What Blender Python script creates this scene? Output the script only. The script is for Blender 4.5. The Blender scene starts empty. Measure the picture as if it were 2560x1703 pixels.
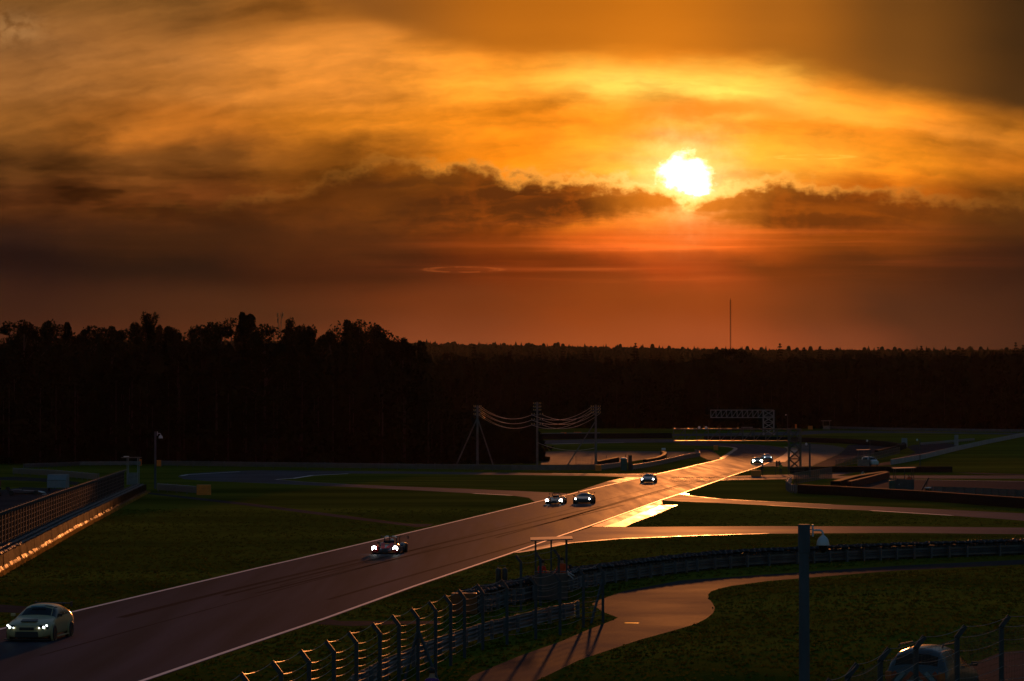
import bpy, bmesh, math, random
from mathutils import Vector, Matrix
C = bpy.context.scene.collection
S = bpy.context.scene
# ------------------------------------------------------------------ camera
F = 8000.0; CX, CY = 1280.0, 851.5; HOR = 1035.0; H = 9.4      # photo pixels, metres
PITCH = math.atan((HOR - CY) / F)
cam = bpy.data.cameras.new('camera'); camo = bpy.data.objects.new('camera', cam); C.objects.link(camo)
cam.sensor_width = 36; cam.lens = F / 2560 * 36; cam.clip_start = 1; cam.clip_end = 20000
camo.location = (0, 0, H); camo.rotation_euler = (math.pi/2 + PITCH, 0, 0)
S.camera = camo
S.view_settings.view_transform = 'Standard'; S.view_settings.look = 'None'
S.view_settings.exposure = 0; S.view_settings.gamma = 1; S.view_settings.use_curve_mapping = False
S.cycles.use_denoising = True
S.cycles.use_adaptive_sampling = False
S.cycles.max_bounces = 6; S.cycles.transparent_max_bounces = 8; S.cycles.volume_bounces = 0
S.cycles.sample_clamp_indirect = 4
# ------------------------------------------------------------------ sky
SUNX, SUNY = 1712, 440
SAZ = math.atan((SUNX - CX) / F); SEL = (HOR - SUNY) / F
W = bpy.data.worlds.new('World'); S.world = W; W.use_nodes = True
wt = W.node_tree; wt.nodes.clear()
W.cycles.sampling_method = 'MANUAL'; W.cycles.sample_map_resolution = 1024
class E:                                     # node arithmetic
    nt = wt
    def __init__(s, k): s.k = k
    @staticmethod
    def op(o, *a):
        n = E.nt.nodes.new('ShaderNodeMath'); n.operation = o
        for i, v in enumerate(a):
            if isinstance(v, E): E.nt.links.new(v.k, n.inputs[i])
            else: n.inputs[i].default_value = v
        return E(n.outputs[0])
    def __add__(s, o): return E.op('ADD', s, o)
    __radd__ = __add__
    def __sub__(s, o): return E.op('SUBTRACT', s, o)
    def __rsub__(s, o): return E.op('SUBTRACT', o, s)
    def __mul__(s, o): return E.op('MULTIPLY', s, o)
    __rmul__ = __mul__
    def __truediv__(s, o): return E.op('DIVIDE', s, o)
def eexp(a): return E.op('EXPONENT', a)
def emax(a, b): return E.op('MAXIMUM', a, b)
def emin(a, b): return E.op('MINIMUM', a, b)
def gauss(a, w): q = a * (1 / w); return eexp(q * q * -1.0)
def sstep(x, a, b):
    n = E.nt.nodes.new('ShaderNodeMapRange'); n.interpolation_type = 'SMOOTHSTEP'
    E.nt.links.new(x.k, n.inputs[0])
    if a <= b: n.inputs[1].default_value = a; n.inputs[2].default_value = b; n.inputs[3].default_value = 0; n.inputs[4].default_value = 1
    else: n.inputs[1].default_value = b; n.inputs[2].default_value = a; n.inputs[3].default_value = 1; n.inputs[4].default_value = 0
    return E(n.outputs[0])
def vec(x, y, z=0.0):
    n = E.nt.nodes.new('ShaderNodeCombineXYZ')
    for i, v in enumerate((x, y, z)):
        if isinstance(v, E): E.nt.links.new(v.k, n.inputs[i])
        else: n.inputs[i].default_value = v
    return E(n.outputs[0])
def noise(v, scale, detail=4, rough=.55, dist=0.0):
    n = E.nt.nodes.new('ShaderNodeTexNoise'); n.noise_dimensions = '2D'; E.nt.links.new(v.k, n.inputs['Vector'])
    n.inputs['Scale'].default_value = scale; n.inputs['Detail'].default_value = detail
    n.inputs['Roughness'].default_value = rough; n.inputs['Distortion'].default_value = dist
    return E(n.outputs[0])
def ramp(x, stops, lo, hi, color=True, ip='EASE'):
    t = (x - lo) * (1 / (hi - lo))
    n = E.nt.nodes.new('ShaderNodeValToRGB'); n.color_ramp.interpolation = ip
    E.nt.links.new(t.k, n.inputs[0]); r = n.color_ramp
    for i, (p, c) in enumerate(stops):
        q = (p - lo) / (hi - lo)
        e = r.elements[i] if i < 2 else r.elements.new(q)
        e.position = q
    for e, (p, c) in zip(sorted(r.elements, key=lambda k: k.position), stops):
        e.color = (*c, 1) if color else (c, c, c, 1)
    return E(n.outputs[0])
def cmix(f, a, b, mode='MIX'):
    n = E.nt.nodes.new('ShaderNodeMix'); n.data_type = 'RGBA'; n.blend_type = mode; n.clamp_factor = True
    for i, v in ((0, f), (6, a), (7, b)):
        if isinstance(v, E): E.nt.links.new(v.k, n.inputs[i])
        else: n.inputs[i].default_value = v if i == 0 else (*v, 1)
    return E(n.outputs[2])
def cscale(c, f): 
    n = E.nt.nodes.new('ShaderNodeVectorMath'); n.operation = 'SCALE'
    if isinstance(c, E): E.nt.links.new(c.k, n.inputs[0])
    else: n.inputs[0].default_value = c
    if isinstance(f, E): E.nt.links.new(f.k, n.inputs['Scale'])
    else: n.inputs['Scale'].default_value = f
    return E(n.outputs[0])
def cadd(a, b):
    n = E.nt.nodes.new('ShaderNodeVectorMath'); n.operation = 'ADD'
    E.nt.links.new(a.k, n.inputs[0]); E.nt.links.new(b.k, n.inputs[1]); return E(n.outputs[0])
def lin(r, g, b):
    f = lambda c: (c/255/12.92) if c <= 10 else ((c/255 + .055)/1.055)**2.4
    return (f(r), f(g), f(b))

tc = wt.nodes.new('ShaderNodeTexCoord'); sx = wt.nodes.new('ShaderNodeSeparateXYZ')
wt.links.new(tc.outputs['Generated'], sx.inputs[0])
dx, dy, dz = (E(o) for o in sx.outputs)
az = E.op('ARCTAN2', dx, dy); el = E.op('ARCSINE', dz)
u = az * (F / 100); v = el * (F / 100)          # hundredths of a photo pixel: right of centre, above the horizon
U = lambda x: (x - CX) / 100
V = lambda y: (HOR - y) / 100
su, sv = U(SUNX), V(SUNY)
# warps
big = noise(vec(u * .12 + 3.1, v * .35), 1.0, 2)
fine = noise(vec(u * .55 + 77.7, v * 1.6), 1.0, 4, .6)
lump = noise(vec(u * .9 + 130.3, v * 1.35), 1.0, 5, .6)
lump2 = noise(vec(u * 2.6 + 53.3, v * 3.4 + 9.7), 1.0, 3, .55)
arc = v + (u - 2.2) * (u - 2.2) * .0085
wsp = noise(vec(u * .20 + 12.4, arc * 1.5 + 31.7 + (lump - .5) * .5), 1.0, 4, .55)
puffy = noise(vec(u * .38 + 41.0 + (fine - .5) * .5, v * .62 + 11.0), 1.0, 4, .52)
uw = u + (big - .5) * 4.0 + (fine - .5) * .8
vw = v + (big - .5) * 1.0 + (fine - .5) * .35 + (puffy - .5) * .5
# broad colour of the evening sky by height and bearing
LO, HI = U(-700), U(3300)
rows = [
 (890, [(-600,lin(50,27,18)),(0,lin(66,33,21)),(640,lin(92,45,24)),(1100,lin(130,64,34)),(1450,lin(155,72,32)),(1750,lin(158,72,34)),(2050,lin(118,58,32)),(2300,lin(80,42,26)),(2560,lin(58,32,21)),(3200,lin(40,26,20))]),
 (760, [(-600,lin(26,18,18)),(0,lin(48,26,18)),(640,lin(70,37,19)),(1150,lin(112,50,19)),(1450,lin(138,57,15)),(1750,lin(146,60,17)),(2050,lin(108,50,20)),(2300,lin(76,40,22)),(2560,lin(56,30,18)),(3200,lin(40,25,20))]),
 (660, [(-600,lin(17,13,16)),(0,lin(24,15,15)),(500,lin(36,21,13)),(1000,lin(66,30,12)),(1380,lin(116,42,7)),(1700,lin(176,62,14)),(1950,lin(116,46,8)),(2200,lin(88,40,12)),(2560,lin(50,26,15)),(3200,lin(36,22,18))]),
 (580, [(-600,lin(30,20,18)),(0,lin(45,26,18)),(500,lin(58,31,13)),(1000,lin(82,40,14)),(1350,lin(130,54,9)),(1650,lin(240,100,22)),(1850,lin(235,96,20)),(2150,lin(140,62,8)),(2560,lin(78,42,14)),(3200,lin(50,32,18))]),
 (500, [(-600,lin(45,28,15)),(0,lin(70,36,14)),(500,lin(92,46,14)),(1000,lin(125,64,14)),(1350,lin(190,88,10)),(1650,lin(255,140,28)),(1850,lin(240,120,20)),(2150,lin(180,86,10)),(2560,lin(110,62,16)),(3200,lin(70,42,20))]),
 (410, [(-600,lin(52,32,16)),(0,lin(74,42,15)),(450,lin(105,60,20)),(850,lin(140,78,18)),(1250,lin(228,124,14)),(1550,lin(255,165,45)),(1900,lin(255,168,48)),(2200,lin(240,138,26)),(2560,lin(180,98,18)),(3200,lin(110,64,20))]),
 (320, [(-600,lin(95,62,28)),(0,lin(132,80,30)),(450,lin(175,98,28)),(850,lin(212,122,28)),(1250,lin(250,140,22)),(1550,lin(255,150,28)),(1900,lin(255,152,32)),(2200,lin(250,142,28)),(2560,lin(190,110,26)),(3200,lin(110,68,24))]),
 (225, [(-600,lin(110,74,36)),(0,lin(146,92,42)),(450,lin(178,108,42)),(850,lin(212,126,42)),(1250,lin(255,156,38)),(1550,lin(255,190,66)),(1850,lin(255,188,64)),(2150,lin(240,142,32)),(2560,lin(138,82,24)),(3200,lin(80,52,22))]),
 (120, [(-600,lin(108,74,38)),(0,lin(136,88,44)),(450,lin(164,102,44)),(900,lin(212,128,46)),(1250,lin(240,142,38)),(1550,lin(250,150,36)),(1850,lin(238,138,30)),(2150,lin(160,94,24)),(2560,lin(76,48,18)),(3200,lin(50,34,18))]),
 (20, [(-600,lin(92,62,32)),(0,lin(116,74,32)),(450,lin(124,78,32)),(850,lin(150,88,28)),(1250,lin(172,96,22)),(1600,lin(196,110,24)),(1850,lin(172,98,24)),(2150,lin(118,70,24)),(2560,lin(62,40,17)),(3200,lin(46,32,18))]),
 (-500, [(-600,lin(50,44,44)),(0,lin(56,46,42)),(450,lin(60,47,38)),(850,lin(68,50,36)),(1250,lin(76,53,34)),(1600,lin(80,54,34)),(1850,lin(76,53,35)),(2150,lin(66,50,36)),(2560,lin(50,42,34)),(3200,lin(46,42,38))]),
]
col = None; prev = None
for y, st in rows:
    c = ramp(uw, [(U(p), q) for p, q in st], LO, HI)
    col = c if col is None else cmix(sstep(vw, V(prev), V(y)), col, c)
    prev = y
# cirrus streaks and soft mottling
amp = sstep(v, V(640), V(430))
m = 1 + amp * ((wsp - .5) * 1.15 + (puffy - .5) * .95 + (fine - .5) * .25) + (fine - .5) * .12
col = cscale(col, emax(m, .35) * (1 + amp * .13))
# high veil: its lower edge is an arc over the sun
edge = ramp(u, [(U(-700),V(-300)/12),(U(700),V(-60)/12),(U(1000),V(85)/12),(U(1250),V(150)/12),(U(1650),V(142)/12),(U(1950),V(170)/12),(U(2200),V(232)/12),(U(2560),V(300)/12),(U(3300),V(390)/12)], LO, HI, False, 'LINEAR') * 12
dv = v - edge + (big - .5) * .7 + (fine - .5) * .35
veil = sstep(dv, -.35, .45)
vcol = ramp(u, [(U(-700),lin(92,62,32)),(U(500),lin(112,72,32)),(U(900),lin(140,82,28)),(U(1300),lin(188,104,20)),(U(1650),lin(206,114,20)),(U(1950),lin(172,98,24)),(U(2250),lin(116,70,24)),(U(2560),lin(66,42,18)),(U(3300),lin(46,32,18))], LO, HI)
vcol = cscale(vcol, 1 + (big - .5) * .35 - sstep(v, V(60), V(-250)) * .35)
col = cmix(veil * .93, col, vcol)
# bright sheet under the veil's edge, a darker lens above the sun
col = cadd(col, cscale((1.0, .50, .13), gauss(dv + .75 + (wsp - .5) * .8, .50) * gauss(u - U(1760), 4.6) * (.16 + sstep(wsp, .35, .65) * .34)))
lensd = gauss(u - U(1800), 3.0) * gauss(v - V(298) - gauss(u - U(1800), 2.0) * .25 + (lump - .5) * .3, .28)
col = cmix(lensd * .85, col, lin(244,132,18))
# glow round the sun
du, dvs = u - su, v - sv
nz = (lump - .5) * .9 + (lump2 - .5) * .5
r1 = E.op('SQRT', du * du * .74 + dvs * dvs * 1.0) + nz * .80
col = cadd(col, cscale((1.0, .42, .07), eexp(r1 * -.85) * .34 * (1 - veil * .6)))
col = cadd(col, cscale((1.0, .80, .36), gauss(r1, .90) * .70))
col = cadd(col, cscale((1.0, .86, .60), sstep(r1, .70, .36) * 2.4))
# low cumulus bank, lit rims towards the sun
T = ramp(u, [(U(-700),V(560)/12),(U(500),V(520)/12),(U(740),V(478)/12),(U(850),V(428)/12),(U(960),V(408)/12),(U(1180),V(416)/12),(U(1270),V(440)/12),(U(1420),V(446)/12),(U(1560),V(452)/12),(U(1640),V(470)/12),(U(1730),V(500)/12),(U(1790),V(474)/12),(U(1850),V(456)/12),(U(1980),V(452)/12),(U(2080),V(468)/12),(U(2250),V(490)/12),(U(2600),V(520)/12),(U(3300),V(560)/12)], LO, HI, False, 'LINEAR') * 12
B = ramp(u, [(U(-700),V(560)/12),(U(600),V(540)/12),(U(1000),V(578)/12),(U(1350),V(574)/12),(U(1550),V(545)/12),(U(1700),V(525)/12),(U(1800),V(575)/12),(U(1900),V(600)/12),(U(2080),V(585)/12),(U(2450),V(540)/12),(U(3300),V(560)/12)], LO, HI, False, 'LINEAR') * 12
dt = T - v + (lump - .5) * .85 + (lump2 - .5) * .40 + .12
db = v - B + (wsp - .5) * 1.7 + (lump2 - .5) * .3
bank = sstep(dt, -.03, .22) * sstep(db, -.35, .50) * (.62 + sstep(wsp, .36, .56) * .38)
near = gauss(du, 3.2)
dcol = cmix(gauss(du, 5.5), lin(66,34,12), lin(92,44,10))
dcol = cmix(sstep(lump, .48, .72) * gauss(du, 6.0) * .50, dcol, lin(182,84,12))
dcol = cmix(near * sstep(r1, 2.6, .6) * .8, dcol, lin(255,140,30))
rim = sstep(dt, -.03, .08) * sstep(dt, .42, .10)
dcol = cmix(rim * (near * .95 + gauss(du, 9.0) * .42), dcol, (1.15, .42, .05))
dcol = cmix(rim * gauss(du, 1.6), dcol, (1.6, .95, .22))
col = cmix(bank * (.32 + gauss(u - U(1500), 9.5) * .66), col, dcol)
edge_l = gauss(dt - .09, .10) * sstep(db, -.1, .5) * (near * .55 + gauss(du + 2.5, 4.5) * .22)
col = cmix(edge_l, col, (1.15, .46, .06))
col = cmix(edge_l * gauss(du, 1.7), col, (1.8, 1.15, .34))
# small dark scraps and bars low in the sky
scr = noise(vec(u * .34 + 22.0, v * 1.5 + 63.0), 1.0, 3, .55)
zone = sstep(v, V(600), V(500)) * sstep(v, V(380), V(450)) * sstep(u, U(1100), U(300))
col = cscale(col, 1 - zone * sstep(scr, .50, .66) * .55)
col = cscale(col, 1 + zone * sstep(scr, .50, .34) * .45)
bar = noise(vec(u * .12 + 31.0, v * 3.2 + 5.0), 1.0, 3, .5)
zb = sstep(v, V(740), V(650)) * sstep(v, V(530), V(590))
bw = gauss(du, 4.4)
col = cadd(col, cscale((1.0, .17, .025), zb * bw * sstep(bar, .47, .75) * .40))
col = cscale(col, 1 - zb * sstep(bar, .50, .33) * .12)
# two little lens clouds and a puff
def lens(x, y, hw, hh, c, k):
    global col
    e = E.op('SQRT', (u - U(x) + (lump2 - .5) * .25) * (u - U(x)) * (1 / hw**2) + (v - V(y) + (lump2 - .5) * .05) * (v - V(y)) * (1 / hh**2))
    ring = sstep(e, .55, .85) * sstep(e, 1.12, .9)
    col = cadd(col, cscale(c, ring * k * sstep(lump2, .3, .6)))
lens(1158, 674, 1.05, .075, (1.0, .22, .04), .13)
lens(2030, 396, 1.1, .06, (1.0, .6, .12), .16)
puff = gauss(u - U(30) + (lump - .5) * 1.4, .75) * gauss(v - V(78) + (lump2 - .5) * .6, .34)
col = cadd(col, cscale((.5, .26, .09), puff * .30 * sstep(lump2, .25, .6)))
# away from the afterglow the clear evening sky takes over
nish = wt.nodes.new('ShaderNodeTexSky'); nish.sky_type = 'NISHITA'; nish.sun_disc = False
nish.sun_elevation = SEL; nish.sun_rotation = SAZ; nish.air_density = 1.3; nish.dust_density = 1.0; nish.ozone_density = 3.4
sky = cscale(E(nish.outputs[0]), .08)
side = sstep(E.op('ABSOLUTE', az - SAZ), .30, 1.3)
high = sstep(el, .13, .42)
col = cmix(emax(side, high), col, sky)
bg = wt.nodes.new('ShaderNodeBackground'); bg.inputs[1].default_value = 1.0
wt.links.new(col.k, bg.inputs[0])
wo = wt.nodes.new('ShaderNodeOutputWorld'); wt.links.new(bg.outputs[0], wo.inputs[0])
# ------------------------------------------------------------------ sun
sl = bpy.data.lights.new('sun', 'SUN'); sl.energy = 1.75; sl.angle = math.radians(.6); sl.color = (1.0, .30, .07)
so = bpy.data.objects.new('sun', sl); C.objects.link(so)
so.rotation_euler = (math.pi/2 - SEL, 0, math.pi - SAZ)
# ------------------------------------------------------------------ helpers
random.seed(7)
R = random.random
def U2(a, b): return a + (b - a) * R()
CP, SP = math.cos(PITCH), math.sin(PITCH)
def zt(Y):                                  # the land rises gently towards the wood
    if Y < 560: return 0.0
    return .00184 * (min(Y, 1320) - 560) ** 1.3
def ray(x, y):
    a, b = (x - CX) / F, (CY - y) / F
    return a, CP - b * SP, SP + b * CP
def G(x, y):                                # photo pixel -> point on the ground
    a, fy, fz = ray(x, y)
    lo, hi = 20.0, 1300.0
    for _ in range(48):
        m_ = (lo + hi) / 2
        if H + m_ * fz > zt(m_ * fy): lo = m_
        else: hi = m_
    return Vector((lo * a, lo * fy, zt(lo * fy)))
def at(x, y, Y):                            # photo pixel at a known depth
    a, fy, fz = ray(x, y); t = Y / fy
    return Vector((a * t, Y, H + fz * t))
def ypx(Y):                                 # image row of ground at depth Y
    lo, hi = HOR - 60, 2600.0
    dz_ = zt(Y) - H
    tb = (dz_ / Y)                          # fz/fy
    b = (tb * CP - SP) / (CP + tb * SP)
    return CY - b * F
def gz(p): return Vector((p[0], p[1], zt(p[1])))

MATS = {}
def mat(name, c, rough=.6, var=.25, scale=1.5, metal=0, bump=0, bscale=20, spec=.5, stretch=None, rvar=0, emit=None, trans=0, alpha=1, coat=0, c2=None, detail=4, matt=0):
    if name in MATS: return MATS[name]
    m_ = bpy.data.materials.new(name); m_.use_nodes = True; nt = m_.node_tree; E.nt = nt
    b = nt.nodes['Principled BSDF']
    t = nt.nodes.new('ShaderNodeTexCoord'); mp = nt.nodes.new('ShaderNodeMapping'); nt.links.new(t.outputs['Object'], mp.inputs[0])
    if stretch: mp.inputs['Scale'].default_value = stretch[:3]; mp.inputs['Rotation'].default_value = (0, 0, stretch[3] if len(stretch) > 3 else 0)
    n = nt.nodes.new('ShaderNodeTexNoise'); n.inputs['Scale'].default_value = scale; n.inputs['Detail'].default_value = detail
    nt.links.new(mp.outputs[0], n.inputs['Vector'])
    if c2 is None: c2 = tuple(min(1, k * (1 + var)) for k in c); c1 = tuple(k * (1 - var) for k in c)
    else: c1 = c
    cr = nt.nodes.new('ShaderNodeValToRGB'); cr.color_ramp.elements[0].position = .3; cr.color_ramp.elements[1].position = .7
    cr.color_ramp.elements[0].color = (*c1, 1); cr.color_ramp.elements[1].color = (*c2, 1)
    nt.links.new(n.outputs[0], cr.inputs[0]); nt.links.new(cr.outputs[0], b.inputs['Base Color'])
    b.inputs['Roughness'].default_value = rough; b.inputs['Metallic'].default_value = metal
    b.inputs['Specular IOR Level'].default_value = spec
    if coat: b.inputs['Coat Weight'].default_value = coat; b.inputs['Coat Roughness'].default_value = .06
    if rvar:
        mr = nt.nodes.new('ShaderNodeMapRange'); mr.inputs[1].default_value = .3; mr.inputs[2].default_value = .7
        mr.inputs[3].default_value = rough - rvar; mr.inputs[4].default_value = rough + rvar
        nt.links.new(n.outputs[0], mr.inputs[0]); nt.links.new(mr.outputs[0], b.inputs['Roughness'])
    if bump:
        n2 = nt.nodes.new('ShaderNodeTexNoise'); n2.inputs['Scale'].default_value = bscale; n2.inputs['Detail'].default_value = 3
        nt.links.new(t.outputs['Object'], n2.inputs['Vector'])
        bp = nt.nodes.new('ShaderNodeBump'); bp.inputs['Strength'].default_value = 1; bp.inputs['Distance'].default_value = bump
        nt.links.new(n2.outputs[0], bp.inputs['Height']); nt.links.new(bp.outputs[0], b.inputs['Normal'])
    if emit: b.inputs['Emission Color'].default_value = (*emit[0], 1); b.inputs['Emission Strength'].default_value = emit[1]
    if trans: b.inputs['Transmission Weight'].default_value = trans
    if alpha < 1: b.inputs['Alpha'].default_value = alpha
    if matt:                                   # only part of the surface is polished stone, the rest is dull
        df = nt.nodes.new('ShaderNodeBsdfDiffuse'); mx = nt.nodes.new('ShaderNodeMixShader'); mx.inputs[0].default_value = matt
        nt.links.new(cr.outputs[0], df.inputs[0]); o_ = nt.nodes['Material Output']
        nt.links.new(b.outputs[0], mx.inputs[1]); nt.links.new(df.outputs[0], mx.inputs[2]); nt.links.new(mx.outputs[0], o_.inputs[0])
    MATS[name] = m_; return m_
def leafmat(name, c, tr=.35, var=.4):
    if name in MATS: return MATS[name]
    m_ = mat(name, c, .8, var, .25, spec=0)
    nt = m_.node_tree; b = nt.nodes['Principled BSDF']; o = nt.nodes['Material Output']
    tl = nt.nodes.new('ShaderNodeBsdfTranslucent'); mx = nt.nodes.new('ShaderNodeMixShader'); mx.inputs[0].default_value = tr
    nt.links.new(b.inputs['Base Color'].links[0].from_socket, tl.inputs[0])
    nt.links.new(b.outputs[0], mx.inputs[1]); nt.links.new(tl.outputs[0], mx.inputs[2]); nt.links.new(mx.outputs[0], o.inputs[0])
    return m_

def tag(o, label=None, cat=None, group=None, kind=None):
    if label: o['label'] = label
    if cat: o['category'] = cat
    if group: o['group'] = group
    if kind: o['kind'] = kind
    return o
def thing(name, label, cat, loc=(0, 0, 0), rotz=0, group=None):
    o = bpy.data.objects.new(name, None); o.empty_display_size = .3; C.objects.link(o)
    o.location = loc; o.rotation_euler = (0, 0, rotz)
    return tag(o, label, cat, group)
class MB:
    def __init__(s): s.v = []; s.f = []
    def add(s, vs, fs):
        k = len(s.v); s.v += [tuple(p) for p in vs]; s.f += [tuple(i + k for i in f) for f in fs]; return s
    def box(s, c, d, rz=0, rx=0, ry=0, taper=1):
        M = Matrix.Translation(Vector(c)) @ Matrix.Rotation(rz, 4, 'Z') @ Matrix.Rotation(ry, 4, 'Y') @ Matrix.Rotation(rx, 4, 'X')
        x, y, z = d[0] / 2, d[1] / 2, d[2] / 2
        vs = [M @ Vector(p) for p in ((-x,-y,-z),(x,-y,-z),(x,y,-z),(-x,y,-z),(-x*taper,-y*taper,z),(x*taper,-y*taper,z),(x*taper,y*taper,z),(-x*taper,y*taper,z))]
        return s.add(vs, [(0,3,2,1),(4,5,6,7),(0,1,5,4),(1,2,6,5),(2,3,7,6),(3,0,4,7)])
    def tube(s, pts, r, n=8, cap=True):
        pts = [Vector(p) for p in pts]; rs = r if isinstance(r, (list, tuple)) else [r] * len(pts)
        k = len(s.v); up = None
        for i, p in enumerate(pts):
            t = (pts[min(i+1, len(pts)-1)] - pts[max(i-1, 0)]).normalized()
            if up is None: up = Vector((0,0,1)) if abs(t.z) < .9 else Vector((0,1,0))
            a = t.cross(up).normalized(); b = a.cross(t).normalized(); up = b
            for j in range(n):
                q = 2 * math.pi * j / n
                s.v.append(tuple(p + (a * math.cos(q) + b * math.sin(q)) * rs[i]))
        for i in range(len(pts) - 1):
            for j in range(n): s.f.append((k+i*n+j, k+i*n+(j+1)%n, k+(i+1)*n+(j+1)%n, k+(i+1)*n+j))
        if cap: s.f.append(tuple(k + j for j in range(n))[::-1]); s.f.append(tuple(k + (len(pts)-1)*n + j for j in range(n)))
        return s
    def lathe(s, prof, n=14, c=(0,0,0), axis='Z'):
        k = len(s.v); c = Vector(c)
        for r_, h in prof:
            for j in range(n):
                q = 2 * math.pi * j / n; x, y = r_ * math.cos(q), r_ * math.sin(q)
                p = Vector((x, y, h)) if axis == 'Z' else (Vector((h, x, y)) if axis == 'X' else Vector((x, h, y)))
                s.v.append(tuple(c + p))
        for i in range(len(prof) - 1):
            for j in range(n): s.f.append((k+i*n+j, k+i*n+(j+1)%n, k+(i+1)*n+(j+1)%n, k+(i+1)*n+j))
        s.f.append(tuple(k + j for j in range(n))[::-1]); s.f.append(tuple(k + (len(prof)-1)*n + j for j in range(n)))
        return s
    def sweep(s, prof, path, closed_prof=True):
        # prof: (offset to the right of travel, height); path: world points on the ground
        path = [Vector(p) for p in path]; k = len(s.v); n = len(prof)
        for i, p in enumerate(path):
            t = path[min(i+1, len(path)-1)] - path[max(i-1, 0)]; t.z = 0; t.normalize()
            a = Vector((t.y, -t.x, 0))
            for o_, h in prof: s.v.append(tuple(p + a * o_ + Vector((0, 0, h))))
        for i in range(len(path) - 1):
            for j in range(n if closed_prof else n - 1):
                s.f.append((k+i*n+j, k+i*n+(j+1)%n, k+(i+1)*n+(j+1)%n, k+(i+1)*n+j))
        if closed_prof: s.f.append(tuple(k + j for j in range(n))); s.f.append(tuple(k+(len(path)-1)*n+j for j in range(n))[::-1])
        return s
    def mesh(s, name, smooth=False):
        me = bpy.data.meshes.new(name); me.from_pydata(s.v, [], s.f); me.validate()
        bm = bmesh.new(); bm.from_mesh(me); bmesh.ops.recalc_face_normals(bm, faces=bm.faces); bm.to_mesh(me); bm.free()
        if smooth:
            for p in me.polygons: p.use_smooth = True
            try: me.set_sharp_from_angle(angle=math.radians(40))
            except Exception: pass
        return me
    def build(s, name, m_, parent=None, smooth=False, world=False, bevel=0):
        if world and parent is not None:
            off = parent.location; s.v = [(p[0]-off.x, p[1]-off.y, p[2]-off.z) for p in s.v]
        me = s.mesh(name, smooth); me.materials.append(m_)
        o = bpy.data.objects.new(name, me); C.objects.link(o)
        if parent is not None: o.parent = parent
        if bevel:
            b = o.modifiers.new('edge', 'BEVEL'); b.width = bevel; b.segments = 2
        return o
def inst(name, me, parent, loc=(0,0,0), rot=(0,0,0), sc=(1,1,1)):
    o = bpy.data.objects.new(name, me); C.objects.link(o); o.parent = parent
    o.location = loc; o.rotation_euler = rot; o.scale = sc; return o
def copy_tree(o, parent=None):
    c = o.copy(); C.objects.link(c); c.parent = parent
    for ch in list(o.children): copy_tree(ch, c)
    return c
def resample(path, step):
    path = [Vector(p) for p in path]; out = [path[0].copy()]; acc = 0
    for a, b in zip(path, path[1:]):
        L = (b - a).length; n = max(1, round(L / step))
        for i in range(1, n + 1):
            q = a.lerp(b, i / n); q.z = zt(q.y); out.append(q)
    return out
def smoothp(pts, n=6):                      # Catmull-Rom through points
    P = [Vector(p) for p in pts]; out = []
    for i in range(len(P) - 1):
        p0, p1, p2, p3 = P[max(i-1,0)], P[i], P[i+1], P[min(i+2,len(P)-1)]
        for k in range(n):
            t = k / n
            out.append(.5 * ((2*p1) + (p2-p0)*t + (2*p0-5*p1+4*p2-p3)*t*t + (3*p1-p0-3*p2+p3)*t**3))
    out.append(P[-1]); return out
def gpath(px, step=4.0, smooth=0):
    pts = [G(x, y) for x, y in px]
    if smooth: pts = smoothp(pts, smooth)
    return resample(pts, step)

def drape(px, layer):                       # fill a pixel outline with a sheet that follows the land
    MBo = MB(); h = .004 * layer
    n = len(px); ys = {round(p[1], 3) for p in px}
    y0, y1 = min(ys), max(ys)
    Y = 552.0
    while Y < 1200:
        q = ypx(Y)
        if y0 < q < y1: ys.add(round(q, 3))
        Y += 4
    ys = sorted(ys)
    for a, b in zip(ys, ys[1:]):
        if b - a < 1e-4: continue
        mid = (a + b) / 2; xs = []
        for i in range(n):
            (xa, ya), (xb, yb) = px[i], px[(i+1) % n]
            if (ya - mid) * (yb - mid) < 0:
                fx = lambda yy: xa + (xb - xa) * (yy - ya) / (yb - ya)
                xs.append((fx(mid), fx(a), fx(b)))
        xs.sort()
        for k in range(0, len(xs) - 1, 2):
            L, Rr = xs[k], xs[k+1]
            vs = [G(L[2], b), G(Rr[2], b), G(Rr[1], a), G(L[1], a)]
            MBo.add([p + Vector((0,0,h)) for p in vs], [(0,1,2,3)])
    return MBo
ROADS = []
def sheet(name, px, m_, layer, label=None, cat=None, parent=None):
    if not name.startswith('grass'): ROADS.append(px)
    o = drape(px, layer).build(name, m_, parent)
    if parent is None: tag(o, label, cat or 'road', kind='structure')
    return o
def stripe(name, px, wdt, m_, layer, parent, smooth=0, side=0):
    path = gpath(px, 4.0, smooth); mb = MB(); h = .004 * layer
    mb.sweep([(side - wdt/2, h), (side + wdt/2, h)], path, False)
    return mb.build(name, m_, parent)

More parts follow.
